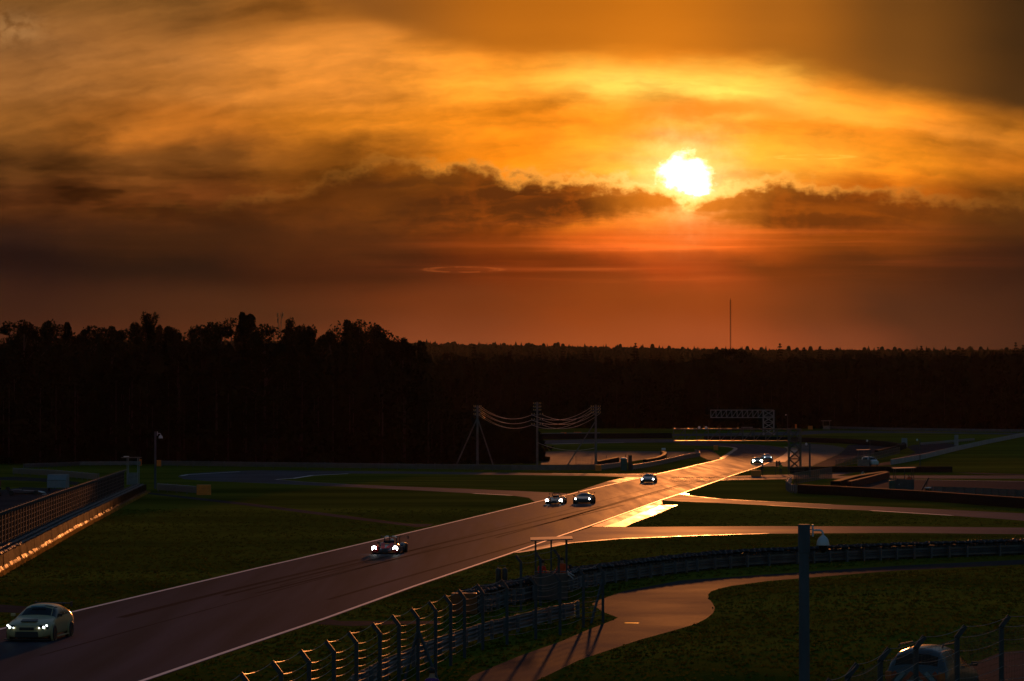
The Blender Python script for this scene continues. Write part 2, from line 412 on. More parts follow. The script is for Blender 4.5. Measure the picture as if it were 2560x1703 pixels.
# ------------------------------------------------------------------ materials
TRK = (.12, 1, 1, 0)
M_asph = mat('asphalt', (.036,.044,.066), .55, .50, .35, spec=.20, stretch=(1.6,.06,1,.119), rvar=.07, matt=.81, bump=.0010, bscale=60)
M_asph2 = mat('asphalt_link', (.088,.084,.100), .58, .28, .10, spec=.22, rvar=.05, matt=.82)
M_asph3 = mat('asphalt_service', (.050,.047,.053), .62, .3, .12, spec=.10, rvar=.05, matt=.91, bump=.003, bscale=25)
M_gravel = mat('gravel', (.11,.098,.088), .9, .25, .35, spec=.05, bump=.03, bscale=12)
M_line = mat('white_paint', (.78,.78,.78), .5, .2, 3, spec=.5)
M_kerb = mat('kerb_concrete', (.34,.31,.27), .40, .5, .9, spec=.5, stretch=(1,.10,1,.119), rvar=.14, matt=.35)
M_kerb2 = mat('kerb_concrete_worn', (.24,.22,.20), .46, .6, .9, spec=.5, stretch=(1,.08,1,.119), rvar=.15, matt=.55)
M_grass = mat('grass', (.064,.074,.008), .95, 0, .05, spec=0, bump=.12, bscale=4.0, stretch=(.4,1.0,1), c2=(.175,.182,.020), detail=10)
M_grass2 = mat('grass_mown', (.066,.078,.009), .95, 0, .10, spec=0, bump=.12, bscale=4.0, stretch=(.3,1.1,1), c2=(.175,.184,.020), detail=10)
M_steel = mat('galvanised_steel', (.20,.215,.24), .45, .22, 1.2, metal=.85, rvar=.08)
M_steeld = mat('weathered_steel', (.16,.17,.19), .6, .3, 1.2, metal=.7)
M_post = mat('painted_post', (.030,.043,.056), .55, .2, 2)
M_conc = mat('concrete', (.15,.145,.14), .8, .3, 1.3, bump=.01, bscale=15)
M_concw = mat('pale_concrete', (.27,.27,.28), .75, .2, .8)
M_rub = mat('rubber', (.014,.014,.015), .48, .3, 5, spec=.5)
M_rubw = mat('rubber_belt', (.010,.010,.011), .7, .4, 1.5, spec=.3, matt=.6)
M_belt = mat('conveyor_belt', (.018,.009,.006), .50, .5, .8, spec=.4, stretch=(1,1.5,.3), rvar=.12, bump=.03, bscale=4, matt=.70)
M_orange = mat('orange_plastic', (.85,.23,.02), .45, .15, 2)
M_black = mat('black_plastic', (.02,.02,.022), .45, .2, 3)
M_white = mat('white_paint_gloss', (.78,.79,.80), .32, .06, 2)
M_wood = mat('grey_board', (.20,.17,.15), .7, .3, 2)
M_wire = mat('wire', (.60,.52,.46), .30, .2, 2, metal=.9)
M_cable = mat('fence_cable', (.14,.125,.115), .40, .2, 2, metal=.8)
M_glassd = mat('dark_glass', (.006,.007,.009), .08, .1, 2, spec=.35)
M_bark = mat('bark', (.014,.012,.011), .9, .3, 3)
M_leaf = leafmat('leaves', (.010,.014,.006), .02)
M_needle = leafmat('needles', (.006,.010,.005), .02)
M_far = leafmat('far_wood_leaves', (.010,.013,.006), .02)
M_dry = leafmat('dry_grass', (.42,.27,.07), .55, .35)

# ------------------------------------------------------------------ the land
mb = MB()
Ys = [-400, 0, 300, 552] + [556 + 4 * i for i in range(192)] + [1330, 1600, 2400, 4000, 7000]
for i, Y in enumerate(Ys):
    for X in (-5000, -600, 0, 600, 5000): mb.v.append((X, Y, zt(Y)))
for i in range(len(Ys) - 1):
    for j in range(4): mb.f.append((i*5+j, i*5+j+1, i*5+5+j+1, i*5+5+j))
tag(mb.build('ground', M_grass), 'dark mown grass field around the race circuit', 'grass', kind='structure')

# main straight and the bend behind the gantry
LE = [(-400,1672),(0,1571.5),(187,1527),(640,1420),(730,1399.5),(1100,1312.6),(1336,1255.6),(1545,1206.7),(1644,1184.2),(1740,1162),(1782,1153),(1804,1147),(1828,1131),(1839,1122.9),(1834,1119.5),(1822,1117.8),(1794,1115.7),(1700,1113)]
RE = [(150,1782),(369,1703),(640,1609),(820,1547.7),(1040,1467.5),(1120,1440),(1284,1383.5),(1398,1343),(1477,1316),(1654,1251.5),(1712,1232),(1800,1201.4),(1830,1190),(1926,1155.5),(1957,1138),(1968,1128),(1966,1122),(1945,1117.5),(1926,1114.7),(1865,1110.6),(1784,1107.6),(1700,1106)]
trk = sheet('race_track', LE + RE[::-1], M_asph, 3, 'wide asphalt race track straight running from lower left to the gantry', 'race track')
stripe('edge_line', LE[:12], .24, M_line, 5, trk, side=.18)
stripe('edge_line', RE[:14], .22, M_line, 5, trk, side=-.18)
stripe('edge_line', [(1804,1146.6),(1828,1130.6),(1839,1122.6),(1834,1119.3),(1822,1117.6),(1794,1115.5)], .9, M_kerb2, 5, trk, 3)
# golden kerbs beside the straight
sheet('kerb', [(1478,1317.4),(1560,1286.6),(1654,1252.3),(1656.5,1259.5),(1600,1283),(1545,1306),(1504,1318)], M_kerb2, 6, parent=trk)
sheet('kerb', [(1506,1318),(1547,1305.6),(1602,1282.6),(1651,1263.4),(1694.6,1263.7),(1640,1287),(1578,1310.5),(1564,1318)], M_kerb, 7, parent=trk)
sheet('kerb', [(1517,1204.2),(1546,1206),(1598,1193.8),(1567,1193.2)], M_kerb2, 6, parent=trk)
sheet('kerb', [(1927,1155.3),(1963,1155.5),(1971,1149),(1994,1127),(1994,1121),(1959,1117),(1968,1122),(1969,1128),(1958,1138)], M_kerb2, 6, parent=trk)
# tyre marks on the straight
M_skid = mat('tyre_marks', (.024,.024,.028), .60, .4, .5, stretch=(2,.05,1,.119), spec=.1, matt=.86)
for a, b, w in (((560,1490),(1500,1266),.35),((640,1484),(1560,1263),.30),((1240,1345),(1850,1176),.25),((820,1500),(1340,1352),.28),((100,1640),(1100,1368),.12),((700,1465),(1700,1202),.10),((300,1545),(900,1399),.45),((1400,1300),(1700,1213),.5)):
    stripe('skid_mark', [a, ((a[0]+b[0])/2, (a[1]+b[1])/2 - 1.5), b], w, M_skid, 4, trk, 4)

# left loop: a hairpin joined to the straight, with a grass island
loop = sheet('loop_road', [(445,1192),(452,1187.5),(480,1184),(560,1179),(640,1176),(900,1178),(1280,1182),(1507,1185),(1660,1183),(1600,1194),(1400,1241),(1337,1255.5),(1323,1245),(1280,1239),(1100,1229.5),(900,1219),(640,1207.5),(520,1203),(460,1198)], M_asph2, 2, 'hairpin loop of asphalt around a grass island left of the straight')
isl = [(690,1199),(735,1196),(780,1189),(871,1184.2),(1000,1184.5),(1280,1187.8),(1500,1190.5),(1566,1193),(1517,1204),(1426,1234),(1280,1227),(1100,1220),(871,1211),(754,1204.5)]
sheet('grass_island', isl, M_grass2, 4, 'long grass island enclosed by the hairpin loop', 'grass')
stripe('kerb', [(690,1199.2),(735,1196.2),(780,1189.2),(871,1184.5)], .55, M_line, 5, loop)
stripe('kerb', [(689,1199.4),(754,1204.7),(871,1211.2)], .4, M_kerb2, 5, loop)
stripe('kerb', [(452,1190),(470,1187),(520,1184),(600,1179.5)], .5, M_line, 4, loop)
stripe('kerb', [(1184,1233.8),(1280,1239)], .5, M_line, 4, loop)
stripe('edge_line', [(1380,1183.6),(1507,1185.2),(1600,1186)], .7, M_line, 4, loop)
sheet('service_path', [(366,1230.5),(640,1260.5),(900,1294),(1020,1309.6),(1084,1310.5),(1066,1317),(1040,1318),(900,1301),(640,1267),(366,1235)], M_asph3, 2, 'narrow asphalt path crossing the left field to the straight', 'path')
sheet('service_path', [(-60,1510),(0,1512),(70,1517),(150,1528),(172,1532),(60,1533),(0,1531),(-60,1530)], M_asph3, 2, 'short asphalt stub behind the cream car', 'path')
# right-hand roads
rr = sheet('link_road', [(1657,1251.3),(1700,1235.5),(1722,1239),(1804,1248),(1920,1254.3),(2080,1261.7),(2300,1271),(2560,1284),(2700,1291),(2700,1309),(2560,1302),(2381,1289.5),(2178,1277),(2080,1273),(1920,1264),(1800,1258),(1696,1253.5)], M_asph2, 2, 'upper link road curving off the straight towards the right edge')
stripe('kerb', [(1704,1236),(1722,1239.4),(1760,1243.8),(1804,1248.2),(1920,1254.5),(2080,1261.9)], .45, M_kerb2, 5, rr)
stripe('kerb', [(1922,1264),(1990,1267.8),(2080,1272.8)], .5, M_kerb2, 5, rr)
stripe('kerb', [(2178,1277),(2280,1283.2),(2381,1289.3)], .55, M_line, 5, rr)
sheet('kerb_end', [(1698,1235.8),(1712,1232.6),(1724,1235.5),(1722,1238.6)], M_kerb, 6, parent=rr)
r2 = sheet('link_road', [(1477,1318.6),(1564,1318.4),(1740,1316.7),(1920,1315.8),(2250,1316.5),(2560,1319.5),(2700,1320.5),(2700,1338),(2560,1336),(2250,1332.5),(1920,1334.5),(1740,1340),(1545,1348),(1423,1358.5),(1360,1372),(1320,1379.5),(1286,1383),(1398,1343.2)], M_asph2, 2, 'lower link road merging with the straight beside the golden kerb')
stripe('kerb', [(1290,1382.4),(1339,1374.5),(1423,1358),(1545,1347.6),(1740,1339.6),(1920,1334.2)], .50, M_kerb, 5, r2)
sheet('run_off', [(1300,1381),(1339,1369),(1400,1356),(1423,1357.5),(1360,1371.5)], M_kerb2, 4, parent=r2)
r3 = sheet('crossing_road', [(1802,1201),(1830,1191),(1880,1188.5),(1960,1187),(2080,1183.3),(2116,1179),(2140,1181),(2090,1190),(2224,1189),(2560,1189),(2700,1189),(2700,1197),(2560,1197),(2224,1196.5),(2060,1196.5),(1920,1199),(1830,1200.5)], M_asph2, 2, 'narrow road leaving the straight near the gantry')
stripe('kerb', [(1806,1200.6),(1850,1199.4),(1910,1198.6)], .5, M_kerb2, 5, r3)
pad = sheet('paddock_apron', [(2030,1222),(2110,1206),(2205,1198.5),(2560,1203.5),(2700,1205),(2700,1240),(2560,1238),(2330,1228),(2150,1220),(2090,1226)], M_asph3, 2, 'dark asphalt apron beside the right-hand marshal post', 'apron')
stripe('edge_line', [(2224,1198.8),(2400,1201.5),(2600,1204.6)], .6, M_line, 4, pad)
sheet('access_road', [(2382,1181.5),(2440,1182.5),(2560,1185.5),(2700,1188),(2700,1190.5),(2560,1188),(2440,1185.5)], M_asph3, 3, 'thin pale access road along the foot of the right-hand slope')
# gravel and asphalt beyond the bend
sheet('gravel_trap', [(1994,1120),(1972,1112),(1988,1109.5),(2040,1110.5),(2083,1114),(2108,1119),(2113,1123),(2098,1135),(2060,1152),(2031,1165),(1990,1167),(1950,1166),(1900,1166.5),(1926,1156),(1963,1156),(1972,1149.5),(1996,1127)], M_gravel, 2, 'pale gravel trap on the outside of the bend', 'gravel')
sheet('run_off_asphalt', [(2113,1123),(2120,1113),(2180,1110),(2250,1119),(2200,1131),(2120,1152),(2080,1166),(2032,1166),(2062,1152),(2100,1135)], M_asph3, 2, 'asphalt run off beyond the gravel trap', 'apron')
sheet('run_off_asphalt', [(2225,1154),(2290,1131),(2268,1119),(2280,1113),(2350,1108),(2384,1110),(2390,1117),(2300,1141),(2230,1163),(2150,1166)], M_asph3, 3, 'asphalt patch between the white wall and the far tyre wall', 'apron')
# far circuit, left of and behind the gantry
sheet('gravel_trap', [(1350,1130),(1400,1128),(1500,1127),(1700,1129),(1780,1131),(1700,1141),(1600,1150),(1560,1158),(1500,1161),(1352,1162)], M_gravel, 2, 'large dim gravel trap behind the long guardrail', 'gravel')
sheet('far_track', [(1340,1102),(1450,1099),(1560,1098),(1700,1099),(1790,1103),(1800,1107.5),(1700,1106),(1560,1107),(1340,1111)], M_asph2, 2, 'distant stretch of track behind the near gantry')
sheet('far_track', [(1340,1090.5),(1500,1090),(1760,1090),(1990,1088),(2080,1083),(2300,1083),(2560,1087),(2560,1083),(2300,1079),(2080,1077),(1990,1079),(1760,1084.5),(1500,1086),(1340,1087)], M_asph2, 2, 'farthest strip of track below the wood')
stripe('kerb', [(1380,1110.6),(1450,1108.6),(1560,1106.8)], 1.6, M_line, 5, trk)
# run-in road left of the bend
sheet('branch_road', [(1739,1125),(1760,1123),(1780,1125),(1800,1141),(1806,1147),(1790,1152),(1770,1150),(1752,1142)], M_asph3, 2, 'short asphalt branch left of the bend')
# service road in the foreground
sr = sheet('service_road', [(1120,1760),(1180,1690),(1300,1640),(1400,1605),(1470,1575),(1530,1552),(1545,1545),(1507,1530),(1480,1510),(1500,1500),(1560,1478),(1700,1452),(1920,1436.6),(2240,1415),(2560,1399.5),(2700,1393),(2700,1402),(2560,1411),(2240,1427),(1920,1453),(1830,1465),(1798,1472),(1778,1479),(1770,1487),(1772,1497),(1781,1508),(1787,1520),(1783,1533),(1766,1547),(1738,1561),(1680,1578),(1600,1600),(1450,1650),(1340,1703),(1280,1760)], M_asph3, 2, 'curving asphalt service road behind the foreground fence')
stripe('puddle', [(1562,1558.2),(1580,1558.4),(1597,1558.6)], .5, mat('wet_film', (.03,.03,.03), .08, .1, 2), 4, sr)
sheet('service_path', [(822,1547.7),(850,1553),(990,1553),(1100,1553),(1100,1560),(990,1561),(880,1566),(790,1561)], M_asph3, 2, 'asphalt stub at the right edge of the straight, behind the fence', 'path')
sheet('verge_road', [(2360,1700),(2440,1656),(2500,1632),(2700,1612),(2700,1760),(2360,1760)], M_asph3, 2, 'dark asphalt under the marshals car in the corner')
# low grass bank beside the service road, a real hump
def bank(px, hmax, label):
    bm = bmesh.new(); cen = [G(x, y) for x, y in px]
    xs = [p.x for p in cen]; ysb = [p.y for p in cen]
    nx, ny = 90, 60; grid = {}
    def inside(X, Y):
        c = False; j = len(cen) - 1
        for i in range(len(cen)):
            a, b = cen[i], cen[j]
            if (a.y > Y) != (b.y > Y) and X < (b.x-a.x)*(Y-a.y)/(b.y-a.y)+a.x: c = not c
            j = i
        return c
    def dist(X, Y):
        d = 1e9
        for i in range(len(cen)):
            a, b = cen[i].xy, cen[(i+1) % len(cen)].xy; ab = b - a; q = Vector((X, Y))
            t = max(0, min(1, (q-a).dot(ab) / ab.length_squared)); d = min(d, (q-(a+ab*t)).length)
        return d
    from mathutils import noise as mn
    for i in range(nx + 1):
        for j in range(ny + 1):
            X = min(xs) + (max(xs)-min(xs))*i/nx; Y = min(ysb) + (max(ysb)-min(ysb))*j/ny
            if inside(X, Y):
                d = dist(X, Y); e = min(1, d / 6.0); e = e*e*(3-2*e)
                z = .012 + hmax * e * (.75 + .45*mn.noise(Vector((X*.13, Y*.05, 2)))) + .07*e*mn.noise(Vector((X*.7, Y*.35, 5)))
            else: z = -.05
            grid[i, j] = bm.verts.new((X, Y, z))
    for i in range(nx):
        for j in range(ny):
            q = [grid[i,j], grid[i+1,j], grid[i+1,j+1], grid[i,j+1]]
            if any(v_.co.z > 0 for v_ in q): bm.faces.new(q)
    me = bpy.data.meshes.new('grass_bank'); bm.to_mesh(me); bm.free(); me.materials.append(M_grass)
    for p in me.polygons: p.use_smooth = True
    o = bpy.data.objects.new('grass_bank', me); C.objects.link(o)
    return tag(o, label, 'grass', kind='structure')
bank([(1360,1740),(1460,1655),(1610,1601),(1735,1568),(1772,1553),(1792,1536),(1797,1520),(1790,1506),(1781,1495),(1782,1486),(1812,1475),(1925,1458),(2240,1432),(2580,1414),(2640,1500),(2640,1590),(2480,1628),(2400,1670),(2330,1740)], .38, 'rolling grass bank between the service road and the corner fence')
# ------------------------------------------------------------------ barriers
ORD = ['first','second','third','fourth','fifth','sixth','seventh','eighth','ninth','tenth','eleventh','twelfth','thirteenth','fourteenth','fifteenth','sixteenth','seventeenth','eighteenth','nineteenth','twentieth']
def wprof(z, side=1, d=.08):                # W-beam section
    pts = [(0,-.15),(.02,-.15),(d,-.10),(d,-.05),(.03,-.01),(.03,.01),(d,.05),(d,.10),(.02,.15),(0,.15)]
    front = [(side*o, z + h) for o, h in pts[1:-1]]
    back = [(side*(o - .012), z + h) for o, h in reversed(pts[1:-1])]
    return front + back
POSTB = MB().box((0,0,.5), (.10,.14,1.0)).mesh('post'); POSTB.materials.append(M_steeld)
def guardrail(px, label, rails=3, side=1, hgt=1.0, step=4.0, smooth=0, m_=None, posts=True, group=None, name='guardrail', maxposts=60):
    path = gpath(px, step, smooth)
    t = thing(name, label, 'guardrail', path[0], 0, group)
    for k in range(rails):
        z = hgt - .17 - k * (hgt - .30) / max(1, rails - .2)
        q = (.13 if rails <= 3 else .13 * 3.0 / rails)
        prof = [(o, z + (h - z) * q / .15) for o, h in wprof(z, side)]
        MB().sweep(prof, path).build('rail', m_ or M_steel, t, world=True)
    if posts:
        dense = resample(path, 2.0 if rails <= 3 else 4.0)
        stp = max(1, math.ceil(len(dense) / maxposts))
        for i in range(0, len(dense), stp):
            a = dense[min(i+1, len(dense)-1)] - dense[max(i-1, 0)]
            rz = math.atan2(a.y, a.x); off = Vector((-a.y, a.x, 0)).normalized() * .09 * side
            inst('post', POSTB, t, dense[i] - t.location + off, (0,0,rz), (1,1,hgt))
    return t
def torus(Rr, r, n=12, k=6):
    mb = MB()
    for i in range(n):
        for j in range(k):
            a, b = 2*math.pi*i/n, 2*math.pi*j/k
            mb.v.append(((Rr + r*math.cos(b))*math.cos(a), (Rr + r*math.cos(b))*math.sin(a), r*1.05*math.sin(b)))
    for i in range(n):
        for j in range(k): mb.f.append((i*k+j, ((i+1)%n)*k+j, ((i+1)%n)*k+(j+1)%k, i*k+(j+1)%k))
    return mb
TYRE = torus(.215, .095, 10, 4).mesh('tyre', True); TYRE.materials.append(M_rub)
def tyre_rows(t, path, rows, layers, top_parts, off0):
    mass = MB(); cnt = 0
    for i, p in enumerate(path):
        a = path[min(i+1, len(path)-1)] - path[max(i-1, 0)]; a.z = 0; a.normalize(); nrm = Vector((-a.y, a.x, 0))
        for r_ in range(rows):
            q = p + nrm * (off0 + r_ * .60) + a * (.3 if r_ % 2 else 0) + Vector((U2(-.04,.04), U2(-.04,.04), 0))
            for l in range(layers):
                z = .10 + l * .20 + (U2(0, .05) if l == layers-1 else 0)
                if l == layers - 1 and cnt < top_parts:
                    inst('tyre', TYRE, t, q + Vector((0,0,z)) - t.location, (U2(-.12,.12), U2(-.12,.12), U2(0,3))); cnt += 1
                elif l == layers - 1:
                    b = torus(.215, .095, 8, 3); mass.add([Vector(v_) + q + Vector((0,0,z)) for v_ in b.v], b.f)
            if layers > 1: mass.tube([q, q + Vector((0,0,.20*(layers-1)))], .305, 8)
    if mass.v:
        o = mass.build('tyre_stack', M_rub, t, world=True); o['kind'] = 'stuff'

# long guardrail in front of the wood
guardrail([(404,1166),(640,1169.5),(900,1173),(1280,1178),(1400,1178.5),(1494,1177)], 'long many-railed guardrail running across in front of the dark wood', 5, 1, 1.1, 8, posts=True)
g_ = guardrail([(1498,1177),(1540,1171),(1556,1168.5)], 'short guardrail lit gold along its top, left of the green toilet cabin', 3, 1, 1.0, 4)
guardrail([(1582,1176),(1600,1173),(1700,1152),(1735,1145.6),(1748,1143),(1749,1140),(1739,1136)], 'guardrail with sunlit top edge sweeping up to the bend, right of the toilet cabin', 5, 1, 1.05, 3, 2)
guardrail([(1978,1209),(1968,1220),(1970,1226.5),(1978,1231),(1992,1233.8)], 'rounded guardrail end with bright edge beside the right-hand fence', 4, -1, 1.05, 2, 3)
guardrail([(394,1229),(440,1232.5),(492,1237)], 'short dark guardrail beside the left camera pole, ending at an orange block', 4, 1, 1.05, 4)
guardrail([(33,1187),(140,1193),(245,1203)], 'dark guardrail behind the pale trailer on the left', 4, 1, 1.1, 4)
guardrail([(60,1172),(200,1166),(352,1165)], 'dim guardrail along the edge of the wood at far left', 3, 1, .9, 6)
guardrail([(2332,1238),(2440,1242),(2560,1248),(2680,1254)], 'guardrail right of the far right marshal post, seen from behind', 3, -1, 1.05, 4)
guardrail([(1350,1092),(1440,1090.5),(1500,1090)], 'faint far guardrail with two orange blocks, left of the near gantry', 3, 1, 1.0, 8)
guardrail([(2060,1073),(2200,1077),(2400,1080),(2560,1082)], 'faint far guardrail at the foot of the right-hand wood', 3, 1, 1.0, 12)
guardrail([(2300,1115),(2340,1112),(2380,1108),(2436,1103)], 'low pale rail between the two white blocks', 2, 1, .8, 8)
# foreground barrier with tyres behind
b1px = [(1198,1534),(1260,1518),(1360,1495),(1507,1462),(1740,1429.6),(1920,1414.7),(2240,1399),(2560,1387.5),(2640,1385)]
b1 = guardrail(b1px, 'foreground guardrail backed by tyres, curving to the right edge', 3, -1, .74, 3, smooth=4, maxposts=80)
tb = thing('tyre_barrier', 'long row of black tyres behind the foreground guardrail', 'tyre barrier', gpath(b1px, 3)[0])
tyre_rows(tb, gpath(b1px, .62, 4), 2, 5, 290, .45)
guardrail([(1440,1545),(1370,1560),(1290,1581),(1225,1597),(1160,1618),(1060,1655),(960,1700),(880,1745)], 'guardrail close under the foreground debris fence', 3, 1, .78, 3)
# left tyre wall with its belt
lpx = [(-60,1463),(0,1430),(180,1328),(290,1270),(365,1230.5)]
lp = gpath(lpx, .62)
lt = thing('tyre_wall', 'black tyre wall with a belt face along the left fence', 'tyre wall', lp[0])
tyre_rows(lt, lp, 2, 5, 110, .5)
n = len(lp); seg = 3; i = 0
while i < n - 1:
    k = min(i + seg, n - 1); mb = MB()
    mb.sweep([(0,.02),(.28+U2(-.05,.08),.02),(.23+U2(-.03,.05),.08),(.05+U2(0,.04),.30+U2(-.08,.06)),(.03+U2(0,.02),.98+U2(-.03,.03)),(0,.97)], lp[i:k+1]); mb.build('belt_panel', M_belt, lt, world=True)
    i = k
dry = MB()
for i in range(n - 1):
    a = lp[i+1] - lp[i]; nn = Vector((a.y, -a.x, 0)).normalized()
    dens = .35 if lp[i].y > 330 else 1
    for _ in range(int(40 * dens)):
        p = lp[i] + a * R() + nn * U2(.28, .60); h = U2(.08, .24) * (1 if R() < .9 else 1.3); w = U2(.012, .03); q = U2(0, math.pi)
        d = Vector((math.cos(q), math.sin(q), 0)) * w; tip = p + Vector((U2(-.12,.12), U2(-.12,.12), h))
        dry.add([p - d, p + d, tip + d*.2, tip - d*.2], [(0,1,2,3)])
o = dry.build('tall_dry_grass', M_dry); tag(o, 'glowing strip of tall dry grass along the foot of the left tyre wall', 'grass', kind='stuff')
# dark tyre walls on the right
def belt_wall(px, label, hgt=.95, thick=.8, m_=M_rubw, step=.9):
    path = gpath(px, step); t = thing('tyre_wall', label, 'tyre wall', path[0]); i = 0
    while i < len(path) - 1:
        k = min(i + 5, len(path) - 1)
        MB().sweep([(0,.02),(.03,.5),(0,hgt),(-.2,hgt+.03),(-thick+.2,hgt+.03),(-thick,hgt-.05),(-thick,.02)], path[i:k+1]).build('belt_panel', m_, t, world=True)
        i = k
    return t
belt_wall([(1994,1234.3),(2100,1239.5),(2327,1254),(2560,1272),(2680,1281)], 'long black belted tyre wall beyond the right-hand link road', 1.05)
belt_wall([(1985,1184),(2083,1181.5),(2240,1181.5),(2381,1181.5)], 'black tyre wall lying straight across below the white concrete wall', .95)
belt_wall([(2100,1221),(2150,1206),(2221,1194)], 'tyre wall with red stripe angled away near the right-hand post, left of two', .9, 1.2)
belt_wall([(2128,1221.5),(2180,1208),(2224,1195.5)], 'tyre wall angled away near the right-hand post, right of two', .9, .7, mat('red_belt', (.08,.014,.010), .7, .4, 1, matt=.5))
belt_wall([(1760,1103),(1900,1103),(2001,1106),(2090,1108.5),(2175,1113),(2225,1118),(2246,1122),(2240,1127)], 'far tyre wall sweeping round the outside of the bend', 1.2)
belt_wall([(1340,1098.5),(1500,1097),(1680,1096)], 'dim far tyre wall left of the near gantry', 1.4)
belt_wall([(2196,1139),(2230,1131),(2266,1122),(2262,1117)], 'short tyre wall with golden end near the white block', 1.1)
belt_wall([(1497,1166),(1520,1161),(1548,1155)], 'tyre row glinting gold behind the green toilet cabin', .9)
belt_wall([(1618,1161),(1645,1156),(1664,1148),(1667,1142),(1660,1138)], 'curled tyre row glinting gold behind the sunlit guardrail', .9)
# white concrete wall
wp = gpath([(2228,1162),(2305,1148),(2390,1127),(2470,1109),(2560,1091),(2640,1076)], 8.0)
cw = thing('concrete_wall', 'long white concrete wall rising to the right edge', 'wall', wp[0])
for i in range(len(wp) - 1):
    MB().sweep([(-.15,0),(-.08,1.0),(.08,1.0),(.15,0)], [wp[i], wp[i].lerp(wp[i+1], .985)]).build('wall_panel', M_concw, cw, world=True)

# orange blocks
def block(px, w, h, label, d=.6, m_=None):
    m_ = m_ or M_orange
    p = G(*px); t = thing('barrier_block', label, 'barrier block', p, 0, 'orange plastic barrier blocks')
    b = MB().box((0, d/2, h/2), (w, d, h), taper=.97).build('body', m_, t, bevel=.05)
    for k in range(3): MB().box((0, -.02, h*(.22 + .28*k)), (w*.9, .05, .06)).build('rib', m_, t)
    return t
block((509,1238), 1.65, 1.2, 'orange plastic block ending the short left guardrail')
block((350,1165), .5, 1.2, 'narrow orange block on the left end of the gap in the long guardrail')
block((397,1166), .75, 1.1, 'orange block at the left end of the long many-railed guardrail')
block((1160,1537), 1.25, 1.0, 'large dim orange block at the near end of the tyre barrier', m_=mat('faded_orange', (.20,.055,.008), .6, .3, 2))  # darker, duller orange than the other blocks
block((1885,1192), .78, 1.0, 'left orange block of the pair below the gantry')
block((1896,1192), .78, 1.0, 'right orange block of the pair below the gantry')
block((1409,1091), 1.6, 1.1, 'far orange block behind the power poles, left of two')
block((1444,1090), 2.2, 1.1, 'far orange block behind the power poles, right of two')
block((2026,1074), 1.4, 1.1, 'far orange block at the foot of the wood right of the gantry')
block((1496,1178), 1.0, 1.05, 'orange block where the long guardrail meets the golden one')
block((1790,1126), 1.0, 1.1, 'dim orange block on the inside of the bend')
block((1990,1074), .5, 1.6, 'narrow far orange block near the distant camera pole')

# ------------------------------------------------------------------ fences
def kink_post(h=2.62, w=.15, side=-1, arm=.28):
    mb = MB(); mb.box((0,0,(h-.30)/2), (w, w*.8, h-.30))
    mb.box((side*arm*.42, 0, h-.17), (w, w*.8, .46), ry=side*.65)
    return mb
def tip(p, side, h=2.62, arm=.28): return p + Vector((side * arm * .85, 0, h))
def cable(a, b, sag, n=7): return [a.lerp(b, i/n) - Vector((0,0,4*sag*(i/n)*(1-i/n))) for i in range(n+1)]
def fence(bases, label, side=-1, rows=8, sag=.16, r=.010, w=.125, name='debris_fence', hgt=2.62, mesh_=False):
    t = thing(name, label, 'fence', bases[0])
    me = kink_post(hgt, w, side).mesh('post'); me.materials.append(M_post)
    for p in bases: inst('post', me, t, p - t.location)
    for k in range(rows):
        for a, b in zip(bases, bases[1:]):
            if k == 0: A, B = tip(a, side, hgt), tip(b, side, hgt)
            else:
                z = hgt - .32 - (k-1) * (hgt - .5) / (rows - 1); A, B = a + Vector((side*w*.3, -w*.45, z)), b + Vector((side*w*.3, -w*.45, z))
            MB().tube(cable(A, B, sag * (1 if k < 6 else .6)), r, 4).build('cable', M_cable, t, world=True)
    if mesh_:
        mm = MB()
        for a, b in zip(bases, bases[1:]):
            L = (b - a).length; q = int(L / .16)
            for i in range(1, q):
                p = a.lerp(b, i/q); mm.tube([p + Vector((0,0,.2)), p + Vector((0,0,hgt-.35))], .006, 3, False)
            for i in range(14):
                z = .3 + i * (hgt-.7) / 13; mm.tube([a + Vector((0,0,z)), b + Vector((0,0,z))], .005, 3, False)
        o = mm.build('wire_mesh', M_cable, t, world=True); o['kind'] = 'stuff'
    return t
def base_from_tip(x, y, h=2.62, side=-1, arm=.28):   # foot of the post whose tip shows at this pixel
    lo, hi = 40.0, 500.0
    for _ in range(50):
        m_ = (lo + hi) / 2
        if at(x, y, m_).z > h: lo = m_
        else: hi = m_
    p = at(x, y, lo); return Vector((p.x - side*arm*.85, p.y, 0))
tips = [(1494,1412),(1445,1420),(1386,1434),(1325,1442),(1253,1451),(1192,1462),(1146,1476),(1111,1489),(1072.6,1505),(1028,1522.5),(980,1539.7),(931.7,1560),(872,1582),(815,1604),(752,1628),(681,1655),(603,1685),(515,1720)]
fb = [base_from_tip(x, y) for x, y in tips]
dfence = fence(fb, 'foreground debris fence of kinked posts and sagging cables', -1, 10, .10)
MB().tube([fb[0] + Vector((-.55,-.6,0)), fb[0] + Vector((0,0,2.0))], .06, 6).build('brace', M_post, dfence, world=True)
for k in (9,): 
    for sgn in (-.5, .75): MB().tube([fb[k] + Vector((sgn,-.3,0)), fb[k] + Vector((0,0,1.9))], .055, 6).build('brace', M_post, dfence, world=True)
fence([base_from_tip(1290,1389), base_from_tip(1339,1381.5), base_from_tip(1385,1374)], 'three kinked fence posts standing behind the foreground marshal post', -1, 4, .10)
tips2 = [(2640,1520),(2522,1541),(2412,1566),(2310,1592),(2222,1622),(2142,1661),(2075,1700),(2010,1745)]
fb2 = [base_from_tip(x, y, 3.0, 1) for x, y in tips2]
fence(fb2, 'corner fence of kinked posts and wire mesh in front of the marshals car', 1, 7, .10, .010, .14, 'corner_fence', 3.0, True)
